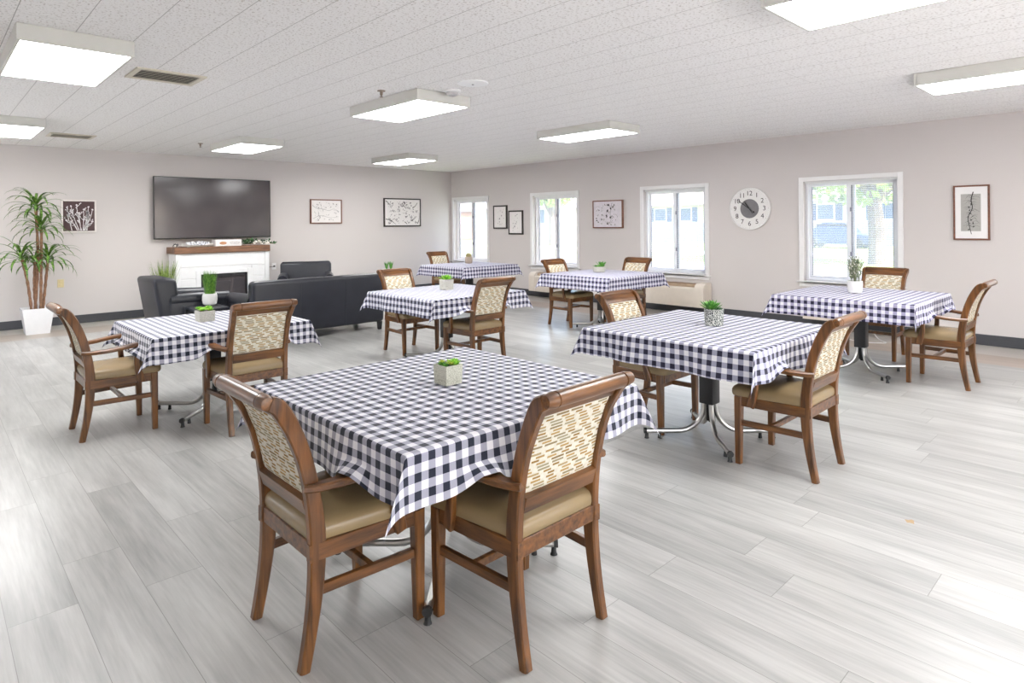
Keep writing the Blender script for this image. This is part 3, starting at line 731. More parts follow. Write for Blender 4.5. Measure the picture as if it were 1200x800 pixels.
# ------------------------------------------------------------------ upholstered seating
def cushion(bm, x0, x1, y0, y1, z0, z1, bev=.05, T=None): box(bm, x0, x1, y0, y1, z0, z1, bev, T, seg=5)
def shear_back(y, z, z0, k): return y - (z - z0) * k
def seating(name, label, cat, loc, rz, w, d, hb, ha, seats=1, flare=.08, bt=.24):
    """faces +y locally, origin at centre of the footprint"""
    t = thing(name, label, cat, loc, rz); ml = M['black_leather']
    # back: leans away, seams on the rear face
    b = NB(); box(b, -w / 2 + .02, w / 2 - .02, -d / 2 + .06, -d / 2 + bt, .11, hb, .05, seg=5)
    for v in b.verts: v.co.y -= max(0, v.co.z - .11) * flare; v.co.z -= .03 * (abs(v.co.x) / (w / 2)) ** 4 * (1 if v.co.z > hb * .7 else 0)
    bk = obj('backrest', b, ml, t)
    n = 3 if seats > 1 else 1
    if n > 1:
        b = NB()
        for k in range(1, n):
            x = -w / 2 + w * k / n; tube(b, [(x, -d / 2 + .06 - flare * .02 - .000, .13), (x, -d / 2 + .06 - (hb - .2) * flare, hb - .09)], .0035, 6)
        obj('seam_piping', b, ml, bk)
    for s in (-1, 1):
        b = NB(); xa, xb = sorted((s * (w / 2), s * (w / 2 - .15)))
        box(b, xa, xb, -d / 2 + .12, d / 2 - .01, .10, ha - .05, .03, seg=3)
        tube(b, [(s * (w / 2 - .075), -d / 2 + .14, ha - .075), (s * (w / 2 - .075), 0, ha - .07), (s * (w / 2 - .075), d / 2, ha - .085)], [.082, .084, .082], 18)
        obj('armrest', b, ml, t)
    b = NB(); box(b, -w / 2 + .14, w / 2 - .14, -d / 2 + .2, d / 2 - .02, .11, .30, .02, seg=2); obj('seat_base', b, ml, t)
    for k in range(seats):
        x0 = -w / 2 + .155 + (w - .31) * k / seats; x1 = x0 + (w - .31) / seats - .006
        b = NB(); cushion(b, x0, x1, -d / 2 + .2, d / 2 + .01, .30, .44, .04); obj('seat_cushion', b, ml, t)
    for sx in (-1, 1):
        for sy in (-1, 1): b = NB(); bar(b, [(sx * (w / 2 - .08), sy * (d / 2 - .1), .001, .045, .045), (sx * (w / 2 - .08), sy * (d / 2 - .1), .112, .06, .06)], (1, 0, 0), .15); obj('leg', b, M['black_plastic'], t)
    return t
seating('sofa', 'dark leather two-seat sofa with its back to the dining tables', 'sofa', (3.76, 7.86, 0), 0, 1.86, .84, .80, .60, 2, .05)
seating('armchair', 'black leather armchair at left, in profile before the fireplace', 'armchair', (2.52, 8.90, 0), PX, .88, .84, .82, .60, 1, .16, .32)
seating('armchair', 'black leather armchair beyond the sofa, facing the camera, under the framed cotton branch', 'armchair', (4.84, 10.28, 0), PI - math.radians(25), .90, .80, .82, .62, 1, .10)

# ------------------------------------------------------------------ fireplace and television
t = thing('fireplace', 'white shiplap electric fireplace with brown wood mantel below the television', 'fireplace', (0, 0, 0), 0)
fx0, fx1, fy0, fy1 = 2.965, 4.455, 10.925, YB - .0
b = NB()
for (x0, x1, z0, z1) in [(fx0, 3.33, .001, 1.0), (4.09, fx1, .001, 1.0), (3.33, 4.09, .69, 1.0), (3.33, 4.09, .001, .06)]:
    box(b, x0, x1, fy0 + .01, fy1 - .014, z0, z1)
z = .02
while z < .99:
    h = min(.186, 1.0 - z)
    segs = [(fx0 + .07, fx1 - .07)] if (z > .69 or z + h < .06) else [(fx0 + .07, 3.262), (4.158, fx1 - .07)]
    for x0, x1 in segs: box(b, x0, x1, fy0, fy0 + .012, z + .003, z + h - .003, .003, seg=1)
    z += .19
obj('shiplap_body', b, M['white_paint'], t, ang=25)
b = NB()
for x0, x1 in ((fx0 - .004, fx0 + .068), (fx1 - .068, fx1 + .004)): box(b, x0, x1, fy0 - .012, fy0 + .02, .001, 1.0, .003, seg=1)
for q in [(3.262, 3.335, .001, .72), (4.085, 4.158, .001, .72), (3.335, 4.085, .655, .72)]: box(b, q[0], q[1], fy0 - .014, fy0 + .02, q[2], q[3], .003, seg=1)
obj('trim_boards', b, M['white_paint'], t)
b = NB(); box(b, fx0 - .03, fx1 + .015, fy0 - .035, fy1 - .014, 1.003, 1.108, .005, seg=1); obj('mantel', b, M['mantel'], t)
b = NB()
for q in [(3.337, 3.365, .06, .65), (4.055, 4.083, .06, .65), (3.365, 4.055, .60, .65), (3.365, 4.055, .06, .10)]: box(b, q[0], q[1], fy0 + .0, fy0 + .06, q[2], q[3], .003, seg=1)
box(b, 3.337, 4.083, fy0 + .2, fy0 + .22, .06, .69)
obj('firebox', b, M['black_metal'], t)
b = NB(); box(b, 3.366, 4.054, fy0 + .03, fy0 + .036, .10, .60); 
obj('firebox_glass', b, plain('smoked_glass', srgb(86, 80, 82), .12, var=.08, scale=3), t, smooth=False)
b = NB(); box(b, 3.42, 3.82, fy0 + .022, fy0 + .03, .14, .53, .003, seg=1); box(b, 3.86, 4.04, fy0 + .022, fy0 + .03, .14, .56, .003, seg=1)
for k in range(3): box(b, 3.84, 4.04, fy0 - .004, fy0 + .0, .615 + k * .01, .619 + k * .01)
obj('inner_panels', b, plain('inner_panel', srgb(70, 66, 70), .3), t)

t = thing('television', 'large black flat-screen television mounted above the mantel', 'television', (3.672, YB - .11, 1.752), 0); t.rotation_euler = (math.radians(-0.0), 0, 0)
b = NB(); box(b, -.945, .945, -.015, .03, -.513, .508, .006, seg=2); obj('casing', b, M['black_plastic'], t)
b = NB(); box(b, -.933, .933, -.0175, -.0152, -.495, .497); scr = G('dark_screen', .13, 1.0); n = scr.noise(scr.coord(), 1.4, 2); scr.color(scr.ramp(n, [(.3, (.04, .033, .037)), (.7, (.075, .062, .066))])); obj('screen', b, scr.m, t, smooth=False)  # reflected room light put into the screen colour as purple-grey blotches
b = NB(); box(b, -.3, .3, .03, .106, -.2, .2, .004, seg=1); obj('wall_bracket', b, M['black_metal'], t)

MZ = 1.1085
t = thing('serving_tray', 'long white curved tray with patterned cloth on the left of the mantel', 'tray', (3.325, 11.03, MZ + .002), 0)
b = NB(); rings = []
for i in range(15):
    u = -1 + 2 * i / 14; x = u * .245; h = .012 + .035 * abs(u) ** 2.2; wdt = .085 * math.sqrt(max(.04, 1 - u ** 4)); zb = .0 + .02 * abs(u) ** 3
    rings.append([(x, -wdt, h + .012), (x, -wdt * .6, zb), (x, wdt * .6, zb), (x, wdt, h + .012), (x, wdt * .9, h + .012), (x, wdt * .5, zb + .008), (x, -wdt * .5, zb + .008), (x, -wdt * .9, h + .012)])
loft(b, rings); obj('dish', b, M['wht_matte'], t)
g = G('black_floral_cloth', .8, .2); v = g.n('ShaderNodeTexVoronoi'); g.l(g.mapping(g.coord(), (9, 14, 30)), v.inputs['Vector']); v.inputs['Scale'].default_value = 2.4
g.color(g.ramp(v.outputs['Distance'], [(.30, srgb(60, 62, 82)), (.42, srgb(232, 232, 236))]))
b = NB()
for k in range(5): box(b, -.17 + k * .068, -.105 + k * .068, -.04, .04, .012, .092, .014, Matrix.Rotation(.05 * (k - 2), 4, 'Y'), seg=3)
obj('folded_cloth', b, g.m, t)
t = thing('book', 'white boxed book with an orange oval tag lying on the middle of the mantel', 'book', (3.78, 11.02, MZ), 0)
b = NB(); box(b, -.215, .215, -.09, .09, 0, .108, .004, seg=1); obj('cover', b, M['paper'], t)
b = NB(); lathe(b, [(.05, 0), (.05, .0016)], 20, Matrix.Translation((-.09, -.0902, .052)) @ Matrix.Rotation(PI / 2, 4, 'X') @ Matrix.Diagonal((1.15, .5, 1, 1))); obj('spine_tag', b, plain('orange_tag', srgb(196, 142, 104), .6), t)
b = NB()
for k, (x, w_) in enumerate([(.02, .03), (.055, .02), (.08, .04), (.125, .022), (.152, .03)]): box(b, x, x + w_, -.0915, -.0898, .054 + (k % 2) * .004, .062 + (k % 2) * .004)
box(b, .03, .17, -.0915, -.0898, .034, .038)
obj('spine_print', b, M['ink_grey'], t, smooth=False)
t = thing('garland', 'eucalyptus and cotton garland spilling off the right end of the mantel', 'garland', (4.225, 11.02, MZ + .001), 0)
b = NB(); tube(b, smooth_path([(-.19, .02, .012), (-.05, -.03, .02), (.1, .02, .022), (.22, -.01, .03), (.32, -.02, .02), (.40, 0, .012)], 5), .004, 6); obj('stem', b, M['cane'], t)
b = NB()
for k in range(90):
    x = rnd.uniform(-.17, .40) if k > 40 else rnd.uniform(-.17, .08); fat_leaf(b, (x, rnd.uniform(-.05, .05), .012 + rnd.uniform(0, .075) * (1 if abs(x) < .3 else .3)), rnd.uniform(0, 6.28), .05, .034, rnd.uniform(-.05, .9))
obj('eucalyptus_leaves', b, M['leaf_dark'], t)
b = NB()
for k in range(16): ball(b, (rnd.uniform(-.02, .30), rnd.uniform(-.07, .04), .02 + rnd.uniform(0, .05)), rnd.uniform(.018, .027), seg=8)
obj('cotton_bolls', b, M['petal'], t)
t = thing('garland', 'small cotton sprig hanging over the left end of the mantel', 'garland', (2.965, 11.0, MZ + .002), 0)
b = NB(); tube(b, smooth_path([(.10, -.03, .010), (.03, -.02, .02), (-.025, -.02, .012), (-.045, -.02, -.02), (-.05, -.02, -.06)], 5), .003, 6); obj('stem', b, M['cane'], t)
b = NB()
for k in range(18): fat_leaf(b, (rnd.uniform(-.035, .04), rnd.uniform(-.07, .03), .012 + rnd.uniform(0, .03)), rnd.uniform(0, 6.28), .032, .02, rnd.uniform(0, 1))
obj('dark_leaves', b, M['ink'], t)
b = NB()
for k in range(5): ball(b, (rnd.uniform(-.02, .05), rnd.uniform(-.07, .02), .022), .016, seg=8)
obj('cotton_bolls', b, M['petal'], t)

# ------------------------------------------------------------------ wall-hung things
BACK = Matrix(((1, 0, 0), (0, 0, -1), (0, 1, 0))).to_4x4()     # local x right, y up, z toward the room
RIGHT = Matrix(((0, 0, -1), (-1, 0, 0), (0, 1, 0))).to_4x4()
def wall_thing(name, label, cat, wall, a, z, group=None, gap=.0015):
    t = thing(name, label, cat, (0, 0, 0), 0, group)
    loc = (a, YB - gap, z) if wall == 'B' else (XR - gap, a, z)
    t.matrix_world = Matrix.Translation(loc) @ (BACK if wall == 'B' else RIGHT); return t
def frame(t, w, h, fw, fd, mf, mp, draw, extra=()):
    """frame plus one canvas mesh that carries its drawing; draw(b) adds marks with material indices 1.."""
    b = NB(); a, c = w / 2, h / 2
    for q in [(-a, a, c - fw, c), (-a, a, -c, -c + fw), (-a, -a + fw, -c + fw, c - fw), (a - fw, a, -c + fw, c - fw)]: box(b, q[0], q[1], q[2], q[3], 0, fd, .0015, seg=1)
    obj('picture_frame', b, mf, t)
    b = NB(); z = fd * .72; box(b, -a + fw, a - fw, -c + fw, c - fw, .002, z); draw(b, z + .0008)
    obj('canvas', b, [mp, M['ink'], M['ink_grey'], M['ink_pale'], M['ink_white']] + list(extra), t, smooth=False)
def ribbon(b, pts, w0, w1, z, mi=1):
    P = smooth_path(pts, 5); L_ = []; n = len(P)
    for i, p in enumerate(P):
        q0, q1 = P[max(0, i - 1)], P[min(n - 1, i + 1)]; dx, dy = q1[0] - q0[0], q1[1] - q0[1]; m_ = math.hypot(dx, dy) or 1; w_ = (w0 + (w1 - w0) * i / (n - 1)) / 2
        L_.append((b.verts.new((p[0] - dy / m_ * w_, p[1] + dx / m_ * w_, z)), b.verts.new((p[0] + dy / m_ * w_, p[1] - dx / m_ * w_, z))))
    for u, v in zip(L_, L_[1:]): f = b.faces.new((u[0], u[1], v[1], v[0])); f.material_index = mi
def blob(b, x, y, rx, ry, z, a=0, n=10, mi=1):
    f = b.faces.new([b.verts.new((x + rx * math.cos(k) * math.cos(a) - ry * math.sin(k) * math.sin(a), y + rx * math.cos(k) * math.sin(a) + ry * math.sin(k) * math.cos(a), z)) for k in [2 * PI * q / n for q in range(n)]]); f.material_index = mi
PGR = 'framed botanical prints on the walls'
ra = random.Random(11)
def sketch(b, w, h, z, n, dark=.3, big=.02, seed=0, lo=.006):
    r_ = random.Random(seed)
    for k in range(n):
        x, y = r_.uniform(-w / 2, w / 2) * .88, r_.uniform(-h / 2, h / 2) * .88
        rr = r_.uniform(lo, big); mi = 1 if r_.random() < dark else (2 if r_.random() < .35 else 3)
        if mi == 1: rr *= .6
        blob(b, x, y, rr, rr * r_.uniform(.35, .8), z + .0002 * (k % 3), r_.uniform(0, 3), mi=mi)
        if k % 3 == 0:
            dx, dy = r_.uniform(-.06, .06), r_.uniform(-.06, .06)
            if abs(x + dx) < w * .45 and abs(y + dy) < h * .45: ribbon(b, [(x, y), (x + dx * .5, y + dy * .6), (x + dx, y + dy)], .004, .002, z, mi)
t = wall_thing('framed_print', 'square maroon print of white branching seed heads in a white frame beside the tall plant', 'framed print', 'B', 1.745, 1.615, PGR)
def draw(b, z):
    for (x0, x1, y1) in [(-.02, -.15, .13), (.0, -.10, .15), (.03, -.03, .17), (.05, .06, .10), (.06, .12, .14), (.07, .17, .10), (-.02, -.16, -.06), (.09, .17, -.08), (.02, .0, .05), (-.09, -.14, .02), (.1, .10, .05)]:
        pts = [(x0, -.215), (x0 + (x1 - x0) * .35, -.12 + ra.uniform(-.01, .01)), (x0 + (x1 - x0) * .8, (y1 - .1) * .6), (x1, y1)]; ribbon(b, pts, .011, .006, z, 4)
        blob(b, x1, y1, .014, .011, z, ra.uniform(0, 3), mi=4)
        for k in range(5):
            i = ra.uniform(.35, .95); px, py = x0 + (x1 - x0) * i, -.215 + (y1 + .215) * i; dx = ra.uniform(-.05, .05)
            if abs(px + dx) < .19: ribbon(b, [(px, py), (px + dx * .6, py + .02), (px + dx, py + .045)], .007, .004, z, 4); blob(b, px + dx, py + .047, .009, .007, z, ra.uniform(0, 3), mi=4)
frame(t, .44, .49, .022, .03, M['frame_white'], M['maroon'], draw)
t = wall_thing('framed_print', 'landscape print of a pale cotton branch in a thin brown frame right of the television', 'framed print', 'B', 5.755, 1.71, PGR)
def draw(b, z):
    sketch(b, .58, .40, z, 60, .35, .016, 3); ribbon(b, [(-.29, .12), (-.2, .06), (-.08, .05), (.05, .02), (.16, .05), (.27, .0)], .007, .003, z, 2); ribbon(b, [(-.28, -.14), (-.12, -.08), (.08, -.12), (.26, -.10)], .006, .003, z, 2)
frame(t, .66, .47, .02, .035, M['frame_brown'], M['paper'], draw)
t = wall_thing('framed_print', 'landscape blossom print in a black frame nearest the corner on the back wall', 'framed print', 'B', 7.515, 1.70, PGR)
def draw(b, z):
    sketch(b, .84, .52, z, 110, .16, .032, 6)
    for p in [[(.02, .24), (.05, .18), (.1, .12)], [(-.02, .2), (.05, .12), (.09, .08)], [(-.42, -.14), (-.3, -.17), (-.18, -.25)], [(.25, .1), (.32, .14), (.38, .22)], [(.22, -.18), (.3, -.13), (.33, -.1)], [(-.42, .24), (-.36, .2), (-.3, .12)], [(.05, -.2), (.1, -.24), (.1, -.25)], [(.38, -.24), (.42, -.14), (.42, 0)]]: ribbon(b, p, .018, .004, z + .0008)
frame(t, .93, .60, .024, .035, M['frame_black'], M['paper'], draw)
t = wall_thing('framed_print', 'slim portrait print in a black frame, the higher of two between the first two windows', 'framed print', 'R', 9.665, 1.578, PGR)
frame(t, .42, .49, .028, .03, M['frame_black'], M['paper'], lambda b, z: sketch(b, .30, .38, z, 14, .0, .02, 9))
t = wall_thing('framed_print', 'slim portrait print in a black frame, the lower of two between the first two windows', 'framed print', 'R', 9.195, 1.463, PGR)
frame(t, .42, .49, .028, .03, M['frame_black'], M['paper'], lambda b, z: sketch(b, .2, .38, z, 14, .0, .02, 10))
t = wall_thing('framed_print', 'nearly square print of grey buds in a brown frame between the second and third windows', 'framed print', 'R', 6.84, 1.592, PGR)
def draw(b, z):
    sketch(b, .58, .42, z, 60, .08, .022, 14)
    for x, y, r_ in [(.02, .16, .03), (.07, .10, .028), (.0, .06, .034), (-.02, -.03, .03), (.06, -.06, .026), (.12, .13, .02), (0, -.17, .026), (-.24, -.11, .022), (-.2, -.14, .016)]: blob(b, x, y, r_ * .8, r_ * .5, z + .001, ra.uniform(0, 3))
    ribbon(b, [(.1, .2), (.06, .0), (.08, -.08), (.02, -.2)], .006, .003, z + .001)
frame(t, .66, .49, .018, .04, M['frame_brown'], plain('lavender_paper', srgb(222, 216, 222), .7), draw)
t = wall_thing('framed_print', 'tall botanical ink print with white mat in a brown frame right of the big window', 'framed print', 'R', 1.58, 1.523, PGR)
def draw(b, z):
    box(b, -.1, .09, -.215, .215, z - .0005, z, mi=5); z += .0006
    ribbon(b, [(.02, .24), (-.0, .15), (.01, .05), (-.03, -.05), (-.02, -.15), (0, -.25)], .010, .006, z)
    for k in range(34):
        y = .20 - k * .0115; x = .01 * math.sin(k); dx = ra.choice((-1, 1)) * ra.uniform(.03, .085); ribbon(b, [(x, y), (x + dx * .5, y + ra.uniform(.0, .03)), (x + dx, y + ra.uniform(-.02, .02))], .003, .0012, z)
    for k in range(9): blob(b, ra.uniform(-.03, .02), .1 - k * .037, .011, .006, z + .0002, ra.uniform(0, 3))
frame(t, .345, .635, .018, .03, M['frame_brown'], M['mat_board'], draw, [M['art_grey']])

# clock reading about 10:51
t = wall_thing('wall_clock', 'large round white wall clock with grey centre between the third and fourth windows', 'clock', 'R', 4.237, 1.63)
b = NB(); lathe(b, [(.300, 0), (.312, .004), (.312, .032), (.302, .036), (.296, .030), (.10, .029), (.001, .029)], 64); obj('clock_face', b, plain('clock_white', srgb(232, 230, 228), .5, var=.01), t)
b = NB(); lathe(b, [(.140, .0292), (.140, .0315)], 48); lathe(b, [(.02, .0315), (.018, .040)], 16); obj('grey_centre', b, plain('clock_grey', srgb(112, 110, 112), .4), t)
def font_bm(txt, size):
    cu = bpy.data.curves.new('glyph', 'FONT'); cu.body = txt; cu.size = size; cu.align_x = 'CENTER'; cu.align_y = 'CENTER'; cu.extrude = .0006; cu.offset = .0
    o = bpy.data.objects.new('glyph', cu); COL.objects.link(o); bpy.context.view_layer.update()
    me = bpy.data.meshes.new_from_object(o.evaluated_get(bpy.context.evaluated_depsgraph_get())); bb = bmesh.new(); bb.from_mesh(me)
    bpy.data.objects.remove(o); bpy.data.curves.remove(cu); bpy.data.meshes.remove(me); return bb
b = NB()
for k in range(1, 13):
    a = math.radians(90 - 30 * k); merge(b, font_bm(str(k), .096), Matrix.Translation((.222 * math.cos(a), .222 * math.sin(a), .0305)))
obj('numerals', b, M['ink'], t, smooth=False)
b = NB()
for k in range(60):
    a = math.radians(6 * k); r_ = .0036 if k % 5 == 0 else .0018; blob(b, .283 * math.cos(a), .283 * math.sin(a), r_, r_, .0306)
obj('minute_dots', b, M['ink'], t, smooth=False)
for nm, ang, ln, w0 in (('hour_hand', 90 + 35, .135, .016), ('minute_hand', 90 + 54, .235, .011)):
    b = NB(); d = Vector((math.cos(math.radians(ang)), math.sin(math.radians(ang)), 0)); z = .040 if nm == 'hour_hand' else .0425
    pts = [(-d * .085) + Vector((0, 0, z)), Vector((0, 0, z)), d * ln * .7 + Vector((0, 0, z)), d * ln + Vector((0, 0, z))]
    bar(b, [tuple(p) + (w_, .0018) for p, w_ in zip(pts, (w0 * .5, w0 * .6, w0, .003))], (-d.y, d.x, 0), .1)
    if nm == 'minute_hand': lathe(b, [(.013, z - .001), (.013, z + .001)], 16, Matrix.Translation(-d * .085))
    obj(nm, b, M['ink'], t, smooth=False)

t = wall_thing('wall_outlet', 'small ivory wall outlet plate right of the tall plant', 'outlet', 'B', 1.513, .617)
b = NB(); box(b, -.04, .04, -.06, .06, 0, .006, .002, seg=1); obj('plate', b, M['outlet'], t)
b = NB()
for s in (-1, 1): box(b, -.016, .016, s * .024 - .014, s * .024 + .014, .006, .009, .002, seg=1)
obj('socket', b, M['outlet'], t)
t = wall_thing('wall_outlet', 'white wall outlet between the fireplace and far armchair', 'outlet', 'B', 4.72, .70)
b = NB(); box(b, -.04, .04, -.06, .06, 0, .006, .002, seg=1); obj('plate', b, M['trim_white'], t)
b = NB(); box(b, -.014, .014, -.012, .012, .006, .03, .003, seg=1); obj('plug', b, M['black_plastic'], t)
b = NB(); tube(b, smooth_path([(4.462, YB - .03, .73), (4.55, YB - .015, .70), (4.64, YB - .02, .69), (4.705, YB - .038, .70)], 6), .004, 6); tag(obj('power_cord', b, M['black_plastic']), 'thin dark power cord running from the fireplace to the wall outlet', 'cord')

# through-wall heating units below the windows
def ptac(y1, label):
    y0 = y1 - 1.09; t = thing('wall_heater', label, 'wall heater', (XR - .0135, (y0 + y1) / 2, 0), 0, 'cream heating units below the windows'); hw = (y1 - y0) / 2
    def prof(x, top, r):
        pts = [(0, .135), (-x, .135), (-x, top - r)]
        for k in range(1, 7): a = k / 6 * PI / 2; pts.append((-x + r - r * math.cos(a), top - r + r * math.sin(a)))
        pts.append((0, top)); return pts
    b = NB()
    P = prof(.238, .43, .03); loft(b, [[(x, -hw + .13, z) for x, z in P], [(x, hw - .13, z) for x, z in P]])
    z = .17
    while z < .40: box(b, -.241, -.236, -hw + .15, hw - .15, z, z + .006); z += .014
    obj('body', b, M['ptac'], t, ang=30)
    for s in (-1, 1):
        b = NB(); P = prof(.245, .50, .10); ys = sorted((s * hw, s * (hw - .155))); loft(b, [[(x, ys[0], z) for x, z in P], [(x, ys[1], z) for x, z in P]]); obj('end_cap', b, M['ptac'], t, ang=30)
    b = NB(); box(b, -.16, -.0, -hw + .155, hw - .155, .43, .475, .006, seg=1)
    n = 34
    for k in range(n): y = -hw + .17 + (2 * hw - .34) * k / n; box(b, -.15, -.02, y, y + .008, .475, .483)
    obj('grille', b, M['ptac_grille'], t)
    return t
ptac(8.60, 'cream wall heating unit below the second window, half hidden behind a table')
ptac(5.955, 'cream wall heating unit below the third window, rounded end cap in full view')
ptac(3.40, 'cream wall heating unit below the fourth window, mostly behind the rightmost table')
t = thing('power_cord', 'white cable looping on the floor below the rightmost table', 'cord', (0, 0, 0))
b = NB(); tube(b, smooth_path([(8.4, 2.5, .10), (8.35, 2.42, .02), (8.2, 2.3, .006), (8.1, 2.55, .006), (8.25, 2.8, .006), (8.45, 3.0, .006), (8.5, 3.2, .03)], 6), .005, 6); obj('cable', b, M['trim_white'], t)

# ------------------------------------------------------------------ ceiling fittings
def light(x, y, label, first=[None]):
    if first[0] is not None: return dup(first[0], (x, y, ZC - .0005), 0, label)
    t = thing('ceiling_light', label, 'ceiling light', (x, y, ZC - .0005), 0, 'fluorescent ceiling lights'); a, c, d = .30, .59, .10
    b = NB()
    for q in [(-a, a, -c, -c + .02), (-a, a, c - .02, c), (-a, -a + .02, -c + .02, c - .02), (a - .02, a, -c + .02, c - .02)]: box(b, q[0], q[1], q[2], q[3], -d, 0, .003, seg=1)
    box(b, -a + .02, a - .02, -c + .02, c - .02, -.012, -.002); obj('housing', b, plain('fixture_enamel', (.66, .65, .61), .4, var=.01), t)
    b = NB(); box(b, -a + .0205, a - .0205, -c + .0205, c - .0205, -d + .003, -d + .009); obj('diffuser', b, M['diffuser'], t, smooth=False)
    first[0] = t; return t
light(.71, 5.15, 'large lit fluorescent ceiling light at upper left, beside the slotted vent')
light(.71, 9.02, 'lit ceiling light cut by the left edge, near the back wall')
light(3.45, 5.09, 'lit ceiling light at centre, between the sprinkler and the round smoke detector')
light(3.37, 9.02, 'lit ceiling light above the television wall, beside a sprinkler')
light(6.11, 5.05, 'lit ceiling light over the table with the shallow planter')
light(6.18, 9.25, 'farthest lit ceiling light, near the room corner')
light(3.42, .84, 'lit ceiling light cut by the top edge, right of centre')
light(6.18, .84, 'lit ceiling light cut by the right edge, nearest the right wall')
def vent(x, y, label):
    t = thing('ceiling_vent', label, 'ceiling vent', (x, y, ZC - .0005), 0, 'slotted metal ceiling vents'); a, c = .245, .20
    b = NB()
    for q in [(-a, a, -c, -c + .04), (-a, a, c - .04, c), (-a, -a + .04, -c + .04, c - .04), (a - .04, a, -c + .04, c - .04)]: box(b, q[0], q[1], q[2], q[3], -.012, 0, .002, seg=1)
    obj('rim', b, M['vent'], t)
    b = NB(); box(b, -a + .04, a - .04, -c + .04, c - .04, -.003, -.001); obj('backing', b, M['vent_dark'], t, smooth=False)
    for k in range(7):
        b = NB(); yy = -c + .062 + k * .046; box(b, -a + .04, a - .04, -.017, .017, -.001, .001, T=Matrix.Translation((0, yy, -.011)) @ Matrix.Rotation(math.radians(12), 4, 'X')); obj('louvre', b, M['vent'], t, smooth=False)
    return t
vent(1.42, 5.45, 'rectangular slotted metal vent right of the large upper left light'); vent(1.43, 9.77, 'rectangular slotted metal vent near the back wall')
def sprinkler(x, y, label):
    t = thing('sprinkler_head', label, 'sprinkler', (x, y, ZC - .0005), 0, 'ceiling sprinkler heads')
    b = NB(); lathe(b, [(.036, 0), (.034, -.008), (.014, -.012), (.012, -.04), (.006, -.046), (.006, -.055)], 16); obj('escutcheon', b, M['sprink'], t)
    b = NB(); lathe(b, [(.016, -.055), (.018, -.058), (.016, -.060)], 12); obj('deflector', b, M['sprink'], t)
sprinkler(2.975, 4.80, 'brass sprinkler head left of the centre ceiling light'); sprinkler(2.925, 9.55, 'small brass sprinkler head above the television wall')
t = thing('smoke_detector', 'small white smoke detector beside the centre ceiling light', 'smoke detector', (3.44, 4.38, ZC - .0005))
b = NB(); lathe(b, [(.075, 0), (.075, -.014), (.055, -.02)], 28); obj('base', b, M['trim_white'], t)
b = NB(); lathe(b, [(.054, -.019), (.050, -.042), (.030, -.05), (.001, -.05)], 28); obj('sensor_dome', b, plain('detector_white', srgb(206, 204, 204), .5), t)
t = thing('ceiling_speaker', 'flat round white ceiling disc right of the smoke detector', 'ceiling disc', (3.39, 4.035, ZC - .0005))
b = NB(); lathe(b, [(.13, 0), (.128, -.008), (.11, -.012), (.001, -.014)], 40); obj('disc', b, plain('bright_white', (.97, .97, .97), .4, var=.0), t)
b = NB(); lathe(b, [(.010, -.013), (.009, -.018)], 12); obj('centre_knob', b, M['ink_grey'], t)

# ------------------------------------------------------------------ outdoors, seen through the glass
b = NB(); box(b, -40, XL - .21, -40, 40, -.6, -.16); box(b, XL - .21, XR + .29, -40, YN - .21, -.6, -.16); struct(obj('bounce_ground', b, plain('pale_bounce_ground', srgb(232, 228, 220), .9), smooth=False))  # unseen pale ground, added to bounce sunlight up through the fill windows
def grass_m(name, c1, c2):
    g = G(name, .9, .1); p = g.geo(); g.color(g.ramp(g.noise(p, 2.2, 5), [(.35, c1), (.65, c2)])); return g.m
b = NB(); box(b, XR + .3, 160, -90, 140, -.6, -.35); struct(obj('lawn', b, grass_m('lawn_grass', srgb(120, 142, 74), srgb(172, 184, 116)), smooth=False))
b = NB(); box(b, 30.6, 34.4, -90, 140, -.349, -.31); struct(obj('sidewalk', b, plain('sidewalk_concrete', srgb(206, 202, 196), .8), smooth=False))
b = NB(); box(b, 11, 23.5, -90, 140, -.349, -.33); struct(obj('street', b, plain('street_asphalt', srgb(140, 140, 148), .9), smooth=False))
def house(x, y, w, d, label, wall, roofc, wins):
    t = thing('house', label, 'house', (x, y, -.35)); mw = plain('siding', wall, .8); mr = plain('roofing', roofc, .9, var=.12)
    b = NB(); box(b, 0, d, -w / 2, w / 2, 0, 3.3); obj('wall', b, mw, t, smooth=False)
    b = NB(); o_ = .6; loft(b, [[(-o_, -w / 2 - o_, 3.2), (d + o_, -w / 2 - o_, 3.2), (d + o_, w / 2 + o_, 3.2), (-o_, w / 2 + o_, 3.2)], [(-o_, -w / 2 - o_, 3.35), (d + o_, -w / 2 - o_, 3.35), (d + o_, w / 2 + o_, 3.35), (-o_, w / 2 + o_, 3.35)], [(d / 2 - .05, -w / 2 + d * .3, 5.9), (d / 2 + .05, -w / 2 + d * .3, 5.9), (d / 2 + .05, w / 2 - d * .3, 5.9), (d / 2 - .05, w / 2 - d * .3, 5.9)]]); obj('roof', b, mr, t, smooth=False)
    for yy in wins:
        b = NB(); box(b, -.06, .0, yy - .65, yy + .65, 1.8, 3.05); f = obj('window', b, M['trim_white'], t, smooth=False)
        b = NB(); box(b, -.07, -.055, yy - .57, yy + .57, 1.88, 2.97); obj('pane', b, plain('dark_pane', srgb(90, 104, 128), .2), f, smooth=False)
        for s_ in (-1, 1): b = NB(); box(b, -.05, 0, yy + s_ * .95 - .25, yy + s_ * .95 + .25, 1.78, 3.07); obj('shutter', b, plain('blue_shutter', srgb(76, 88, 118), .6), t, smooth=False)
house(50, 31, 13, 9, 'cream house across the street with blue shutters, seen through the third window', srgb(216, 206, 176), srgb(150, 138, 134), (-1.0, 1.6, 4.4))
house(50, 17, 10, 9, 'white house across the street behind the tree, seen through the fourth window', srgb(222, 222, 222), srgb(150, 146, 148), (1.0, -3))
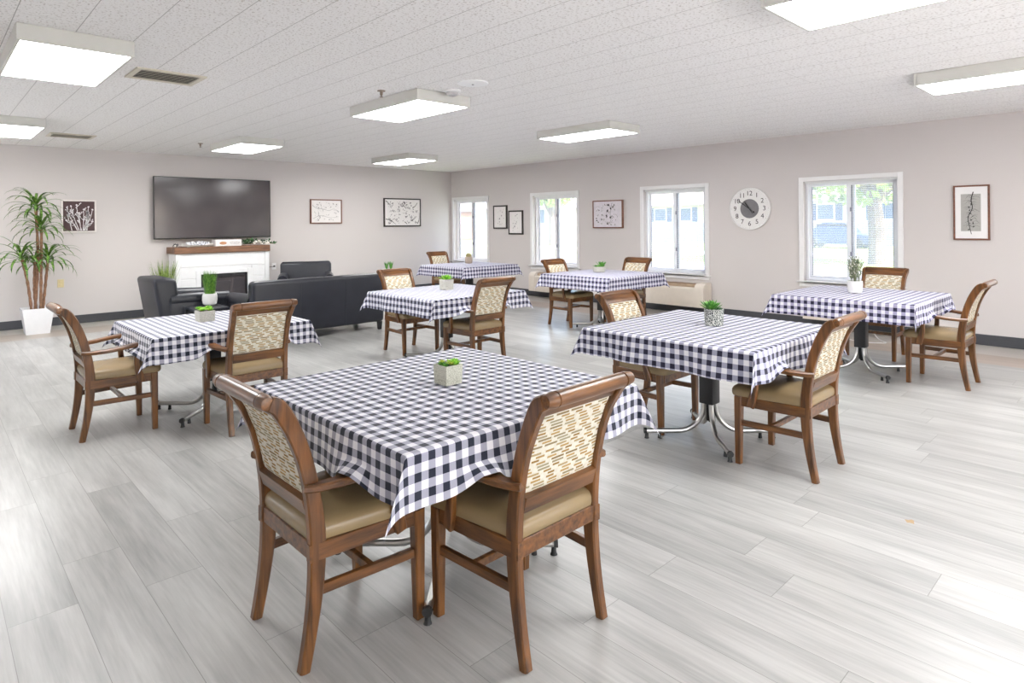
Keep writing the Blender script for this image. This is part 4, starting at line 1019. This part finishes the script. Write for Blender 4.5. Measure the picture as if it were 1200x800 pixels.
house(44, 46, 13, 9, 'pale house far up the street, seen through the second window', srgb(214, 214, 218), srgb(160, 156, 160), (-3, 2))
house(42, 66, 20, 9, 'brick house farthest up the street, seen through the first window', srgb(190, 134, 100), srgb(140, 132, 136), (-6, -1, 5))
def tree(x, y, h, cr, label, seed, n=900, lean=0.0):
    r_ = random.Random(seed); t = thing('tree', label, 'tree', (x, y, -.35)); b = NB()
    tube(b, smooth_path([(0, 0, 0), (.05, .05, h * .25), (-.05, .1 + lean * .3, h * .5), (0, lean, h * .8)], 4), [.34 - .014 * i for i in range(13)], 10)
    for k in range(5): a = k * 1.3; tube(b, smooth_path([(0, .05, h * .33), (math.cos(a) * cr * .35, math.sin(a) * cr * .35, h * .52), (math.cos(a) * cr * .7, math.sin(a) * cr * .7, h * .75)], 4), [.13 - .012 * i for i in range(9)], 8)
    obj('trunk', b, plain('bark', srgb(110, 96, 88), .9, var=.2), t)
    b = NB()
    for k in range(n):
        v = Vector((r_.gauss(0, 1), r_.gauss(0, 1), r_.gauss(0, 1))).normalized() * (r_.random() ** .45); c = Vector((v.x * cr, v.y * cr + lean, h * .68 + v.z * cr * .7)); sz = r_.uniform(.12, .26); ax = Vector((r_.gauss(0, 1), r_.gauss(0, 1), r_.gauss(0, 1))).normalized(); q = ax.orthogonal().normalized(); w_ = ax.cross(q)
        b.faces.new([b.verts.new(c + q * sz), b.verts.new(c + w_ * sz * .6), b.verts.new(c - q * sz), b.verts.new(c - w_ * sz * .6)])
    obj('foliage', b, leaf_mat('tree_foliage', srgb(92, 130, 44), srgb(176, 190, 92), .6), t, smooth=False)
tree(27.9, 8.1, 7.6, 4.0, 'leafy street tree filling the top of the fourth window', 1, 4200, .5)
tree(37, 34.2, 6.4, 1.9, 'smaller green tree seen through the second window', 2, 1600)
t = thing('parked_car', 'dark blue car parked beyond the street, seen through the fourth window', 'car', (43.5, 14.9, -.35)); b = NB()
sec = [(-2.2, .35, .55), (-2.1, .3, .8), (-1.2, .28, .98), (-.6, .28, 1.62), (.7, .28, 1.66), (1.5, .28, 1.1), (2.1, .3, .9), (2.25, .35, .6)]
loft(b, [[(-.85, y, z0), (.85, y, z0), (.85, y, min(z1, .9)), (.66, y, z1), (-.66, y, z1), (-.85, y, min(z1, .9))] for y, z0, z1 in sec]); obj('body', b, plain('car_blue', srgb(52, 66, 104), .3), t)
b = NB(); box(b, -.72, .72, -.75, 1.1, .95, 1.56, .05); obj('side_glass', b, M['black_plastic'], t)
for sd in (-1, 1):
    for yy in (-1.4, 1.4): b = NB(); tube(b, [(sd * .62, yy, .33), (sd * .88, yy, .33)], .33, 18); obj('wheel', b, M['black_plastic'], t)
b = NB()
for k in range(36): box(b, 47.5, 47.62, -16 + k * 1.5, -14.52 + k * 1.5, -.35, 1.35, .02, seg=1)
tag(obj('fence', b, plain('fence_grey', srgb(140, 140, 156), .8)), 'long grey board fence beyond the street', 'fence')
